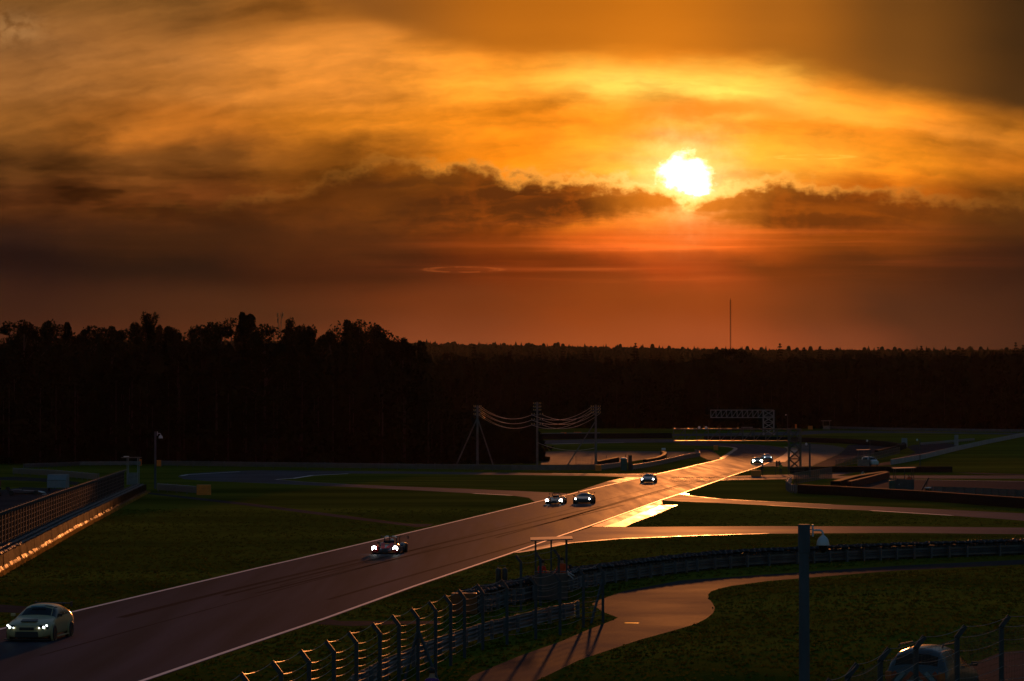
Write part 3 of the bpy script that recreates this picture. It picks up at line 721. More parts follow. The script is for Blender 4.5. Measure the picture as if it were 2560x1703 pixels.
# left fence behind the tyre wall
off = Vector((-1.9, 0, 0)); fl = [q + off for q in gpath([(-60,1463),(0,1430),(180,1328),(290,1270),(350,1239)], 2.6)]
lf = thing('debris_fence', 'dark mesh debris fence above the left tyre wall', 'fence', fl[0])
me = kink_post(3.0, .12, 1, .35).mesh('post'); me.materials.append(M_post)
for p in fl: inst('post', me, lf, p - lf.location)
for k in range(7):
    for a, b in zip(fl, fl[1:]):
        A, B = (tip(a, 1, 3.0, .35), tip(b, 1, 3.0, .35)) if k == 0 else (a + Vector((0,0,2.7-.36*k)), b + Vector((0,0,2.7-.36*k)))
        MB().tube(cable(A, B, .05, 4), .014, 3).build('cable', M_cable, lf, world=True)
mm = MB()
for a, b in zip(fl, fl[1:]):
    for i in range(1, 13):
        p = a.lerp(b, i/13); mm.tube([p, p + Vector((0,0,2.7))], .010, 3, False)
o = mm.build('wire_mesh', mat('dull_wire', (.018,.016,.015), .7, .2, 2, spec=.2, matt=.6), lf, world=True); o['kind'] = 'stuff'
def mesh_fence(px, label, hgt=1.6, step=2.5):
    ps = gpath(px, step); t = thing('mesh_fence', label, 'fence', ps[0])
    pm = MB().box((0,0,hgt/2), (.07,.07,hgt)).mesh('post'); pm.materials.append(M_post); mm = MB()
    for p in ps: inst('post', pm, t, p - t.location)
    for a, b in zip(ps, ps[1:]):
        for i in range(1, 10): p = a.lerp(b, i/10); mm.tube([p, p + Vector((0,0,hgt))], .014, 3, False)
        for z in (.1, hgt*.5, hgt): mm.tube([a + Vector((0,0,z)), b + Vector((0,0,z))], .018, 3, False)
    o = mm.build('wire_mesh', M_cable, t, world=True); o['kind'] = 'stuff'
mesh_fence([(1906,1187),(1971,1187),(2010,1186)], 'low mesh fence in front of the gantry tower', 1.2)
mesh_fence([(1985,1211),(2030,1203),(2080,1194)], 'mesh fence behind the rounded guardrail end', 1.5)
mesh_fence([(1440,1162),(1480,1161),(1516,1160)], 'thin wire fence behind the long guardrail near the power poles', 1.6, 4)
mesh_fence([(2090,1168),(2140,1160),(2200,1146),(2250,1133)], 'mesh fence behind the far right hut', 1.3, 4)

# ------------------------------------------------------------------ gantries
def lattice(mb, a, b, w, h, n, r=.05, vert=False):
    pass
def gantry(loc, L, tower_w, htop, beam_h, label, m_, lit=None, nbay=9, r=.07, dep=1.4):
    t = thing('gantry', label, 'gantry', loc)
    beam = MB()
    for y in (0, dep):
        beam.tube([(-L,y,htop),(tower_w,y,htop)], r*1.25, 6); beam.tube([(-L,y,htop-beam_h),(tower_w,y,htop-beam_h)], r*1.25, 6)
    beam.build('beam', m_, t)
    for k in range(nbay + 1):
        x = -L + (L) * k / nbay; q = MB()
        for y in (0, dep):
            q.tube([(x,y,htop-beam_h),(x,y,htop)], r*.6, 5)
            if k < nbay: q.tube([(x,y,htop-beam_h),(x+L/nbay,y,htop)], r*.5, 5)
        q.tube([(x,0,htop),(x,dep,htop)], r*.5, 5); q.tube([(x,0,htop-beam_h),(x,dep,htop-beam_h)], r*.5, 5)
        q.build('bay', m_, t)
    tw = MB()
    for x in (0, tower_w):
        for y in (0, dep): tw.box((x,y,htop/2), (r*2.6,r*2.6,htop))
    tw.build('tower', m_, t)
    nb = 4; z0 = .2; zz = (htop - z0) / nb
    for k in range(nb):
        for y in (0, dep):
            MB().tube([(0,y,z0+k*zz),(tower_w,y,z0+(k+1)*zz)], r*.9, 5).build('brace', m_, t); MB().tube([(tower_w,y,z0+k*zz),(0,y,z0+(k+1)*zz)], r*.9, 5).build('brace', m_, t)
            MB().tube([(0,y,z0+(k+1)*zz),(tower_w,y,z0+(k+1)*zz)], r*.8, 5).build('strut', m_, t)
    return t
M_gsteel = mat('gantry_steel', (.12,.105,.095), .42, .2, 2, metal=.8)
gp = G(1973, 1175)
s_ = F / gp.y
gt = gantry(gp, (1973-1685)/s_, (2002-1973)/s_, (1175-1073.5)/s_, 30/s_, 'near gantry over the straight, its top edge glowing gold', M_gsteel, nbay=10, r=.09)
MB().box((-(1973-1685)/s_/2+1, .2, (1175-1073.5)/s_+.12), ((1973-1685)/s_+2, .35, .05)).build('top_plate', M_gsteel, gt)  # flat plate added so the top chord catches the low sun
deck = MB().box((-(1973-1685)/s_/2, .7, (1175-1102)/s_), ((1973-1685)/s_, 1.2, .06)).build('walkway', M_gsteel, gt)
for fx in (.72, .78): MB().lathe([(.16,0),(.2,.15),(.17,.35),(.05,.42)], 8, (-(1973-1685)/s_*fx, .1, (1175-1073.5)/s_+.1)).build('lamp', M_white, gt)
Yf = 890.0; p2_ = at(1909, 1090, Yf); p2_.z = zt(Yf); s2 = F / Yf
ztop = at(1909, 1025.5, Yf).z - p2_.z
gantry(p2_, (1909-1777.5)/s2, 26/s2, ztop, 18.5/s2, 'far pale lattice gantry standing behind the near one', mat('pale_steel', (.26,.25,.25), .6, .1, 2), nbay=10, r=.11)

# ------------------------------------------------------------------ poles
def cam_pole(base, h, label, r=.12, big=1.0, side=1):
    t = thing('camera_pole', label, 'camera pole', base)
    MB().lathe([(r*1.12,0),(r*.98,h-.60),(r*.98,h-.585),(r*1.16,h-.58),(r*1.16,h*.995),(r*1.1,h)], 18).build('pole', M_pole, t, True)
    bx = side * (r*1.16)
    for z in (h-.26*big, h-.56*big): MB().box((bx + side*.05*big, 0, z), (.12*big,.08*big,.05*big)).build('bracket', M_steeld, t)
    MB().box((bx + side*.14*big, 0, h-.32*big), (.08*big,.16*big,.66*big)).build('mount_plate', M_cam, t, bevel=.015)
    arm = [(bx+side*.16*big,0,h-.30*big),(bx+side*.48*big,0,h-.30*big),(bx+side*.60*big,0,h-.34*big),(bx+side*.66*big,0,h-.46*big),(bx+side*.66*big,0,h-.58*big)]
    MB().tube(arm, .055*big, 10).build('arm', M_cam, t, True)
    c = (bx+side*.66*big, 0, h-1.08*big)
    cam_ = MB().lathe([(.33*big,0),(.34*big,.03*big),(.29*big,.26*big),(.22*big,.38*big),(.10*big,.50*big),(.05*big,.52*big)], 20, c).build('camera_housing', M_cam, t, True)
    MB().lathe([(.005,-.40*big),(.12*big,-.36*big),(.20*big,-.24*big),(.225*big,-.08*big),(.23*big,0)], 18, c).build('camera_dome', M_glassd, cam_, True)
    return t
M_pole = mat('pole_concrete', (.060,.078,.100), .75, .35, 1.2, bump=.01, bscale=12, stretch=(2,2,.5))
M_cam = mat('camera_white', (.62,.66,.72), .4, .08, 3)
YP = 66.0; pt = at(2010, 1311, YP)
cam_pole(Vector((pt.x, YP, 0)), pt.z, 'tall foreground pole carrying a white dome camera', .108, .40)
lp_ = G(388, 1222); cam_pole(lp_, (1222-1079)/(F/lp_.y), 'dark camera pole at the end of the left tyre wall', .13, .8)
def thin_pole(px, top, label, lamp=True, base=None, r=.07):
    b = base or G(*px); s = F / b.y; h = (px[1] - top) / s
    t = thing('camera_pole', label, 'camera pole', b)
    MB().tube([(0,0,0),(0,0,h)], [r, r*.7], 8).build('pole', M_post, t)
    if lamp:
        MB().tube([(0,0,h-.2),(-.45,0,h-.05)], .04, 6).build('arm', M_post, t); MB().lathe([(.05,-.3),(.17,-.2),(.17,0),(.05,.1)], 10, (-.5,0,h-.05)).build('camera_head', M_white, t)
    return t
thin_pole((2024.5,1197), 1108, 'slim pole beside the orange sign below the gantry tower', r=.16)
thin_pole((2300,1167), 1098, 'slim camera pole in front of the white concrete wall', r=.10)
thin_pole((2175,1166), 1100, 'slim camera pole behind the far right hut')
thin_pole((1969,1078), 1036, 'far camera pole right of the pale lattice gantry', r=.12)
sg = thing('sign_board', 'small orange sign board beside the slim pole', 'sign', G(2038, 1197)); MB().box((0,0,.72), (1.25,.08,1.0)).build('board', M_orange, sg); MB().box((-.4,0,.12), (.08,.08,.25)).build('leg', M_steel, sg); MB().box((.4,0,.12), (.08,.08,.25)).build('leg', M_steel, sg)
# power line
def power_pole(x, ytop, Y, label, stays=(), arms=()):
    p = at(x, 1160, Y); p.z = zt(Y); h = at(x, ytop, Y).z - p.z
    t = thing('power_pole', label, 'power pole', p)
    MB().tube([(0,0,0),(0,0,h)], [.22,.16], 8).build('pole', M_conc, t)
    for dx_, zf in stays: MB().tube([(dx_,0,0),(0,0,h*zf)], [.13,.10], 6).build('stay', M_conc, t)
    for z, w in arms:
        MB().box((0,0,h-z), (w*2,.10,.10)).build('crossarm', M_steeld, t)
        for sx_ in (-w, -w*.55, w*.55, w):
            i_ = MB().lathe([(.03,0),(.09,.06),(.05,.10),(.10,.16),(.05,.22),(.02,.28)], 8, (sx_,0,h-z+.05)).build('insulator', M_ins, t)
    return t, h
M_ins = mat('insulator_glass', (.55,.42,.16), .08, .1, 2, spec=.8)
Yp1, Yp2, Yp3 = 562.0, 585.0, 566.0
t1, h1 = power_pole(1193.5, 1013, Yp1, 'left concrete power pole with two leaning stays', [(-3.9,.80),(2.9,.80)], [(.35,.62),(1.05,.62),(1.75,.62)])
t2, h2 = power_pole(1343, 1005, Yp2, 'middle concrete power pole with six crossarms', [], [(.4,.66),(1.0,.66),(1.6,.66),(2.35,.98),(3.3,.98),(4.2,.98)])
t3, h3 = power_pole(1489.5, 1012, Yp3, 'right concrete power pole with one leaning stay', [(-5.2,.74)], [(.45,.8),(.95,.8),(1.5,.8)])
pw = thing('power_line', 'six sagging power wires glowing orange between the three poles', 'wires', t1.location + Vector((0,0,h1)))
for k, z in enumerate((.35, 1.05, 1.75)):
    for sx_ in (-1, 1):
        a = t1.location + Vector((.5 + .25*sx_, -.2, h1 - z)); b = t2.location + Vector((-.98, .4*sx_, h2 - (2.35, 3.3, 4.2)[k]))
        MB().tube(cable(a, b, 1.35, 14), .03, 4).build('wire', M_wire, pw, world=True)
        a = t2.location + Vector((.98*sx_, -.1, h2 - (2.35, 3.3, 4.2)[k])); b = t3.location + Vector((.8*sx_, 0, h3 - (.45, .95, 1.5)[k]))
        MB().tube(cable(a, b, 1.55, 14), .032, 4).build('wire', M_wire, pw, world=True)
a = t2.location + Vector((0,0,h2-7.4)); b = t3.location + Vector((0,0,h3-7.6)); MB().tube(cable(a, b, .9, 12), .03, 4).build('wire', M_wire, pw, world=True)
power_pole(326, 1021, 600.0, 'lone power pole against the wood behind the left shelter', [], [(.5,.8),(1.3,.6)])
# ------------------------------------------------------------------ trees
def cards(mb, c, r, n, size, squash=1.0, droop=0.0):
    for _ in range(n):
        while True:
            p = Vector((U2(-1,1), U2(-1,1), U2(-1,1)))
            if .25 < p.length < 1: break
        p = Vector((p.x*r[0], p.y*r[1], p.z*r[2])) + c
        s = size * U2(.55, 1.25); a = Vector((U2(-1,1), U2(-1,1), U2(-1,1))).normalized(); b = a.orthogonal().normalized()
        if droop: a = (a + Vector((0,0,-droop))).normalized(); b = a.orthogonal().normalized()
        a *= s * .5 * (1 + droop); b *= s * .32
        mb.add([p - a, p + b*1.1 - a*.1, p + a, p - b*1.1 - a*.1], [(0,1,2,3)])
def tree_proto(h, width, kind, seed):
    random.seed(seed); tr = MB(); cr = MB(); lean = Vector((U2(-.4,.4), U2(-.4,.4), 0))
    axis = lambda z: lean * (z/h)**2 * 2 + Vector((0,0,z))
    tr.tube([axis(h*k/6) for k in range(7)], [.30*h/22*(1-.13*k) for k in range(7)], 7)
    nl = 26 if kind != 'birch' else 30
    for i in range(nl):
        zf = U2(.28, .97) if kind != 'round' else U2(.25, .95)
        env = math.sin(math.pi * min(1, (zf - .12) / .95)) ** .7 if kind == 'round' else (1.12 - zf) ** .65 * min(1, (zf - .15) * 4)
        q = U2(0, 6.283); rr = width * .5 * env * U2(.25, 1.0)
        c = axis(zf*h) + Vector((math.cos(q)*rr, math.sin(q)*rr, 0)); b0 = axis(zf*h*.86)
        tr.tube([b0, b0.lerp(c, .6) + Vector((0,0,.3)), c], [.09, .05, .02], 5, False)
        rl = U2(.55, 1.0) * width * .20 * (1.2 - .5*zf)
        cards(cr, c, (rl, rl, rl * (1.25 if kind == 'birch' else .8)), 110, .62 if kind != 'birch' else .5, droop=.5 if kind == 'birch' else 0)
        if kind == 'birch' or R() < .4: cards(cr, c - Vector((0,0,rl*1.1)), (rl*.7, rl*.7, rl*.9), 40, .45, droop=.8)
    cards(cr, axis(h*.955), (width*.13, width*.13, h*.045), 130, .5)
    a, b = tr.mesh('trunk', True), cr.mesh('crown'); a.materials.append(M_bark); b.materials.append(M_leaf)
    return a, b
def spruce_proto(h, width, seed):
    random.seed(seed); tr = MB(); cr = MB(); tr.tube([(0,0,0),(0,0,h*.6),(0,0,h)], [.22,.11,.015], 7)
    nt_ = 26
    for i in range(nt_):
        zf = .10 + .89 * (i / (nt_-1)) ** .9; L = width * .5 * (1 - zf) ** .85 * U2(.75, 1.12) + .12
        nb = 9 if zf < .8 else 6
        for k in range(nb):
            q = 6.283 * k / nb + U2(0, .6); d = Vector((math.cos(q), math.sin(q), 0)); sd = Vector((-d.y, d.x, 0)); p0 = Vector((0,0,zf*h)); l = L * U2(.7, 1.1)
            for j in range(3): cards(cr, p0 + d*l*(.25+.3*j) - Vector((0,0,.12*l+.05)), (.16*l+.12,.16*l+.12,.20*l+.15), 3, .34*min(1.6,l)+.14)
            for j in range(4):
                a = p0 + d * l * j/4 - Vector((0,0,.32*l*(j/4)**1.3)); b = p0 + d * l * (j+1)/4 - Vector((0,0,.32*l*((j+1)/4)**1.3))
                w0, w1 = .42*l*(.5+.5*math.sin(math.pi*(j+.3)/4.2)), .42*l*(.5+.5*math.sin(math.pi*(j+1.3)/4.2))*(0.2 if j==3 else 1)
                cr.add([a - sd*w0*.6, a + sd*w0*.6, b + sd*w1*.6, b - sd*w1*.6], [(0,1,2,3)])
                for s_g in (-1, 1):
                    e = a.lerp(b, .5) + sd * s_g * w0 * .5; cr.add([e, e + d*.18*l - Vector((0,0,.10*l)), e + sd*s_g*.16*l - Vector((0,0,.16*l))], [(0,1,2)])
    cards(cr, Vector((0,0,h*.97)), (.10,.10,h*.03), 30, .25)
    a, b = tr.mesh('trunk', True), cr.mesh('crown'); a.materials.append(M_bark); b.materials.append(M_needle)
    return a, b
PROT = {'round': [tree_proto(22, 12, 'round', 11), tree_proto(22, 10.5, 'round', 12), tree_proto(22, 13, 'round', 13)],
        'birch': [tree_proto(24, 7.5, 'birch', 21), tree_proto(24, 6.5, 'birch', 22), tree_proto(24, 8.5, 'birch', 23)],
        'spruce': [spruce_proto(22, 7.5, 31), spruce_proto(22, 6.2, 32)]}
HT = {'round': 22.6, 'birch': 24.6, 'spruce': 22.0}
random.seed(99)
def tree(x, ytop, Y, kind, label, group, wide=1.0):
    p = at(x, 1100, Y); p.z = zt(Y); h = at(x, ytop, Y).z - p.z
    a, b = random.choice(PROT[kind]); s = h / HT[kind]
    nm = {'round': 'leafy_tree', 'birch': 'birch_tree', 'spruce': 'spruce_tree'}[kind]
    t = thing(nm, label, 'tree', p, U2(0, 6.28), group); ws = (s * .45 + .55) * wide; t.scale = (ws, ws, s)
    inst('trunk', a, t); inst('crown', b, t); return t
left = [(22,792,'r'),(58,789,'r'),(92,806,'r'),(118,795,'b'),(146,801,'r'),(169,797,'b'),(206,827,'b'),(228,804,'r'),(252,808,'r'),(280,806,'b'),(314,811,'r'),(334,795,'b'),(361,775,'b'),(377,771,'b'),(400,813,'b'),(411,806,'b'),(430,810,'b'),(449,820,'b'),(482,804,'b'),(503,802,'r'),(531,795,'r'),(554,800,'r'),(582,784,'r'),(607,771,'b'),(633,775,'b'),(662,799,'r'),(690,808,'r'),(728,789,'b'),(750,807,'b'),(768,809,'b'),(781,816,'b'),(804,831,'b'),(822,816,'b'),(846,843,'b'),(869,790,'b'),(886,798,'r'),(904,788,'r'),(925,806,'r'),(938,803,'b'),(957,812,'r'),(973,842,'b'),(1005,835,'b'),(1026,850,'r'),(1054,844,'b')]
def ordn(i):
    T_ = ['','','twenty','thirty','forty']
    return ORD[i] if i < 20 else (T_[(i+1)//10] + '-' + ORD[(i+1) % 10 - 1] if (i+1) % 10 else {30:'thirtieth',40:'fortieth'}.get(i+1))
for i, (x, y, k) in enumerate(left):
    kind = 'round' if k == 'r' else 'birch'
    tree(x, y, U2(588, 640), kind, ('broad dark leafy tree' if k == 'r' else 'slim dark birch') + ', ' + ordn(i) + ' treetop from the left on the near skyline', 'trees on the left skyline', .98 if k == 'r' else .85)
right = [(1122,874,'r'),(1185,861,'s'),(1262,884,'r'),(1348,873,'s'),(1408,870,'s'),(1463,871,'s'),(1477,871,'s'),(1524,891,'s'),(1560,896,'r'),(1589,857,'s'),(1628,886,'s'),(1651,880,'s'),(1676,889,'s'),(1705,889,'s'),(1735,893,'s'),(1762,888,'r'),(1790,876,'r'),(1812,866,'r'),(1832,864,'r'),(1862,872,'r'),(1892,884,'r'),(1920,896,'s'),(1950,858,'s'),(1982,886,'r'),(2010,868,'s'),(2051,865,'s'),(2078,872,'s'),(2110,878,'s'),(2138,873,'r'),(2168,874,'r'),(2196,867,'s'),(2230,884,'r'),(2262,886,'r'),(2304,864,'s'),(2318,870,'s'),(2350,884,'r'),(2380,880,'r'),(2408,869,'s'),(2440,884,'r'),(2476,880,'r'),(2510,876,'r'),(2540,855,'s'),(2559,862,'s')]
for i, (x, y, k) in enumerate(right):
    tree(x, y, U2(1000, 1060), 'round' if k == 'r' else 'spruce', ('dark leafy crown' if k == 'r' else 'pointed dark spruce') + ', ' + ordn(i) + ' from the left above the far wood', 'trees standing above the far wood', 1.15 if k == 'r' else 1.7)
# bulk of the two woods: nobody could count these crowns
def wood(front, ytops, depth, dens, label, cs, name='dark_wood'):
    mb = MB(); tk = MB()
    for (xa, Ya), (xb, Yb) in zip(front, front[1:]):
        A = at(xa, 1100, Ya); B = at(xb, 1100, Yb); L = (B - A).length; n = int(L * dens)
        for _ in range(n):
            f = R(); d = depth * R() ** 1.3; Y = Ya + (Yb - Ya) * f + d; x = xa + (xb - xa) * f
            for (x0, y0), (x1, y1) in zip(ytops, ytops[1:]):
                if x0 <= x <= x1: yt = y0 + (y1 - y0) * (x - x0) / (x1 - x0)
            p = at(x, 1100, Y); p.z = zt(Y); h = max(3, (at(x, yt, Y).z - p.z) * U2(.72, 1.0)); w = U2(2.0, 3.8) * min(1, h / 14)
            tk.tube([p, p + Vector((0,0,h*.7))], [.17,.06], 5, False)
            for k in range(5):
                zf = .06 + .92 * k / 4.0; e = math.sin(math.pi * (.18 + .74*zf)) ** .8
                cards(mb, p + Vector((U2(-.8,.8), U2(-.8,.8), h*zf*.95)), (w*e, w*e, h*.14), 28, cs * (1.5 if k < 2 else 1))
    o = mb.build(name, M_leaf); tag(o, label, 'wood', kind='stuff')
    q = tk.build('dark_wood_trunks', M_bark); tag(q, 'trunks inside the ' + label, 'wood', kind='stuff')
def wood_core(front, ytops, back, thick, frac, label):   # solid mass added inside a wood to block sun and sky gaps
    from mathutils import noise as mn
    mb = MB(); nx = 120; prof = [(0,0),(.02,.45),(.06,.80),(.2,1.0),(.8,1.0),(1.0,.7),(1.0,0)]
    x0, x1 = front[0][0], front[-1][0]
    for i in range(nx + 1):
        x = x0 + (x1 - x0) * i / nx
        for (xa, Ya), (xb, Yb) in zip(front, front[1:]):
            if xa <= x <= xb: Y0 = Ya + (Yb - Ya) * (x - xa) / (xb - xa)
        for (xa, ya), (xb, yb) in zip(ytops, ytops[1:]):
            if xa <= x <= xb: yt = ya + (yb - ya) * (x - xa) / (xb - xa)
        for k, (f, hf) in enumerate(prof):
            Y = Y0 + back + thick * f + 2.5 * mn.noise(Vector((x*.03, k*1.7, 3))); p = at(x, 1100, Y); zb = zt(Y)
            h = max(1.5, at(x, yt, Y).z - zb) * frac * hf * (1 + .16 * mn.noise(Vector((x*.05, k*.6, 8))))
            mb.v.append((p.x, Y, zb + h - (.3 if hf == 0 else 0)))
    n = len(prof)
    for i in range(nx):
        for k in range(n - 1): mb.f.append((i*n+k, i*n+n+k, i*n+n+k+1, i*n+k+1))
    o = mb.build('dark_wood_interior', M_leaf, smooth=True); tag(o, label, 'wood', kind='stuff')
TL = [(-200,832),(150,842),(300,856),(450,856),(640,842),(800,866),(960,862),(1070,884)]
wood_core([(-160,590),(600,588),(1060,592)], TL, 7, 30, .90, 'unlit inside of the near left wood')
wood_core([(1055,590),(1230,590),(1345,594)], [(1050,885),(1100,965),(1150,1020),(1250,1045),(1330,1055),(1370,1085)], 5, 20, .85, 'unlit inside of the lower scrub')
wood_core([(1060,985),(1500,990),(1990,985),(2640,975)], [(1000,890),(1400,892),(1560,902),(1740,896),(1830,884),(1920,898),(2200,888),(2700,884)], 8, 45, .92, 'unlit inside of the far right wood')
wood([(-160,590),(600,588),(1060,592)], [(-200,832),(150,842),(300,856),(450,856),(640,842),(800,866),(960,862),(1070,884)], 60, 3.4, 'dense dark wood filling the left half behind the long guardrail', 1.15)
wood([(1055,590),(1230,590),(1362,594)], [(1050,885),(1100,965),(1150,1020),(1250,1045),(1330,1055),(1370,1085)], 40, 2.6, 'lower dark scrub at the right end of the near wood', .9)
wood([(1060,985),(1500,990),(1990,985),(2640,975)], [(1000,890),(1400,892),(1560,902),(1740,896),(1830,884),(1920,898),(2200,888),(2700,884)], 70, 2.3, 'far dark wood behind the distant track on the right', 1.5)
# far ridge under haze
crest = [(-400,852),(600,854),(1060,859),(1200,863),(1350,866),(1500,869),(1700,873),(1900,876),(2300,877),(2560,875),(3000,874)]
def crest_y(x):
    for (x0, y0), (x1, y1) in zip(crest, crest[1:]):
        if x0 <= x <= x1: return y0 + (y1 - y0) * (x - x0) / (x1 - x0)
    return 866
mb = MB(); YR = 3600.0; nx = 90
for i in range(nx + 1):
    x = -400 + 3400 * i / nx
    for Y, f in ((1700,0.0),(2600,.45),(YR,1.0),(4600,.9)):
        p = at(x, crest_y(x) + 11, YR); p = Vector((p.x * Y / YR, Y, p.z * f + zt(1320) * (1 - f) - (0.4 if f == 0 else 0))); mb.v.append(tuple(p))
for i in range(nx):
    for j in range(3): mb.f.append((i*4+j, i*4+4+j, i*4+5+j, i*4+j+1))
tag(mb.build('hills', M_far, smooth=True), 'long wooded ridge on the horizon', 'hill', kind='structure')
fw = MB()
for _ in range(12000):
    x = U2(300, 2700); f = R() ** .6; Y = 2300 + (YR - 2300) * f if R() < .5 else YR + U2(-150, 40)
    fz_ = (.45 + .55 * (Y - 2600) / 1000) if Y > 2600 else .45 * (Y - 1700) / 900
    pc = at(x, crest_y(x) + 11, YR); zb = pc.z * min(1, fz_) + zt(1320) * (1 - min(1, fz_)); X = pc.x * Y / YR
    h = U2(5, 8) + (U2(1, 5) if R() < .04 else 0); w = U2(1.4, 2.6) if R() < .5 else U2(2.4, 4.2); k = 5; b = len(fw.v); q0 = U2(0, 2)
    top = .12 if w < 3.2 else .5
    for r_, z in ((w*.6, 0), (w, h*.35), (w*top, h*.93)):
        for j in range(k): q = q0 + 6.283*j/k; fw.v.append((X + r_*math.cos(q), Y + r_*math.sin(q), zb + z - 1))
    fw.v.append((X, Y, zb + h - 1))
    for a in range(2):
        for j in range(k): fw.f.append((b+a*k+j, b+a*k+(j+1)%k, b+(a+1)*k+(j+1)%k, b+(a+1)*k+j))
    for j in range(k): fw.f.append((b+2*k+j, b+2*k+(j+1)%k, b+3*k))
tag(fw.build('far_forest', M_far), 'distant forest covering the ridge under the sunset', 'forest', kind='stuff')
# masts
YM = 3000.0; p = at(1826, 872, YM); zb = p.z - 20; ht = at(1826, 745, YM).z - zb
t = thing('radio_mast', 'tall thin radio mast rising alone above the far wood', 'radio mast', (p.x, YM, zb))
for j in range(3):
    q = 6.283*j/3; c_, s__ = math.cos(q)*.55, math.sin(q)*.55
    MB().tube([(c_,s__,0),(c_,s__,ht*.97)], .17, 4).build('leg', M_bark, t)
mb = MB()
for k in range(36):
    for j in range(3):
        q, q2 = 6.283*j/3, 6.283*(j+1)/3; z0, z1 = ht*.97*k/36, ht*.97*(k+1)/36
        mb.tube([(math.cos(q)*.55, math.sin(q)*.55, z0), (math.cos(q2)*.55, math.sin(q2)*.55, z1)], .08, 3, False)
mb.build('lattice', M_bark, t); MB().tube([(0,0,ht*.96),(0,0,ht)], .16, 5).build('antenna', M_bark, t)
YC = 800.0; p = at(699, 1060, YC); p.z = zt(YC); ht = at(699, 782, YC).z - p.z
t = thing('antenna_tower', 'twin-legged antenna tower peeping over the near trees', 'antenna tower', p)
for x in (-.35, .35): MB().tube([(x*1.6,0,0),(x,0,ht)], [.14,.09], 5).build('leg', M_black, t)
for k in range(16): MB().tube([(-.4,0,ht*k/16),(.4,0,ht*(k+1)/16)], .04, 4).build('brace', M_black, t)
for x, z in ((-.6,ht-.6),(.6,ht-.9),(-.55,ht-2),(.8,ht-.4)): MB().box((x,0,z), (.22,.2,1.0)).build('antenna', M_black, t)
# ------------------------------------------------------------------ cars
def paint(name, c, rough=.28, coat=.6): return mat(name, c, rough, .08, 1.5, coat=coat)
M_rim = mat('wheel_metal', (.25,.25,.26), .35, .2, 3, metal=.8)
M_lamp = mat('headlight_beam', (.9,.9,.9), .2, .05, 2, emit=((1.0,.97,.86), 26))
M_lamp2 = mat('headlight_dim', (.9,.9,.9), .2, .05, 2, emit=((.86,1.0,.95), 5))
M_int = mat('car_interior', (.03,.03,.032), .7, .3, 3)
TYR = torus(.25, .085, 20, 8)
TYRM = MB().lathe([(.20,-.13),(.29,-.14),(.325,-.11),(.33,0),(.325,.11),(.29,.14),(.20,.13)], 22, axis='X').mesh('tyre', True); TYRM.materials.append(M_rub)
rimb = MB().lathe([(.05,-.05),(.21,-.10),(.21,.10),(.05,.05)], 16, axis='X')
for k in range(5):
    q = 6.283*k/5
    for sd in (-.135, .135): rimb.box((sd*.8, .10*math.cos(q), .10*math.sin(q)), (.03,.19,.045), rx=q)
RIMM = rimb.mesh('rim', True); RIMM.materials.append(M_rim)
def wheel(t, x, y, r=.33, w=1.0):
    o = inst('wheel', TYRM, t, (x, y, r), (0,0,0), (w, r/.33, r/.33)); inst('rim', RIMM, o); return o
def loft(t, st, m_, glass=None, inset=.016, lvl=2, name='body'):
    """st: (y, zb, w1, (w2,z2), (w3,z3), (w4,z4), z5); glass: {part name: set of (station, segment)}"""
    vs = []; fs = []; tagf = []; n = 10
    for (y, zb, w1, a2, a3, a4, z5) in st:
        half = [(0,zb),(w1,zb),a2,a3,a4,(0,z5)]
        ring = half + [(-x, z) for x, z in half[4:0:-1]]
        vs += [(x, y, z) for x, z in ring]
    names = list(glass or {})
    for i in range(len(st) - 1):
        for j in range(n):
            fs.append((i*n+j, i*n+(j+1)%n, (i+1)*n+(j+1)%n, (i+1)*n+j))
            sj = j if j < 5 else 9 - j; tg = 0
            for gi, g in enumerate(names):
                if (i, sj) in glass[g]: tg = gi + 1 if j < 5 or g in ('windscreen','rear_window') else gi + 1 + 100
            tagf.append(tg)
    fs.append(tuple(range(n))); tagf.append(0); fs.append(tuple((len(st)-1)*n + j for j in range(n))); tagf.append(0)
    tags = sorted(set(tagf)); me = bpy.data.meshes.new('loft'); me.from_pydata(vs, [], fs)
    for p, tg in zip(me.polygons, tagf): p.material_index = tags.index(tg)
    for _ in tags: me.materials.append(m_)
    ob = bpy.data.objects.new('loft', me); C.objects.link(ob); md = ob.modifiers.new('s', 'SUBSURF'); md.levels = lvl; md.render_levels = lvl
    dg = bpy.context.evaluated_depsgraph_get(); ev = bpy.data.meshes.new_from_object(ob.evaluated_get(dg)); bpy.data.objects.remove(ob)
    bm = bmesh.new(); bm.from_mesh(ev); bmesh.ops.recalc_face_normals(bm, faces=bm.faces)
    for k, tg in enumerate(tags):
        if tg == 0: continue
        fsel = [f for f in bm.faces if f.material_index == k]
        r_ = bmesh.ops.inset_region(bm, faces=fsel, thickness=inset, depth=0)
        for f in r_['faces']: f.material_index = 0
    def take(k, nm, mm):
        b2 = bm.copy(); bmesh.ops.delete(b2, geom=[f for f in b2.faces if f.material_index != k], context='FACES')
        m2 = bpy.data.meshes.new(nm); b2.to_mesh(m2); b2.free(); m2.materials.clear(); m2.materials.append(mm)
        for p in m2.polygons: p.use_smooth = True; p.material_index = 0
        o = bpy.data.objects.new(nm, m2); C.objects.link(o); o.parent = t; return o
    body = take(0, name, m_)
    for k, tg in enumerate(tags):
        if tg: take(k, names[tg % 100 - 1], M_glassd)
    bm.free(); bpy.data.meshes.remove(ev); return body
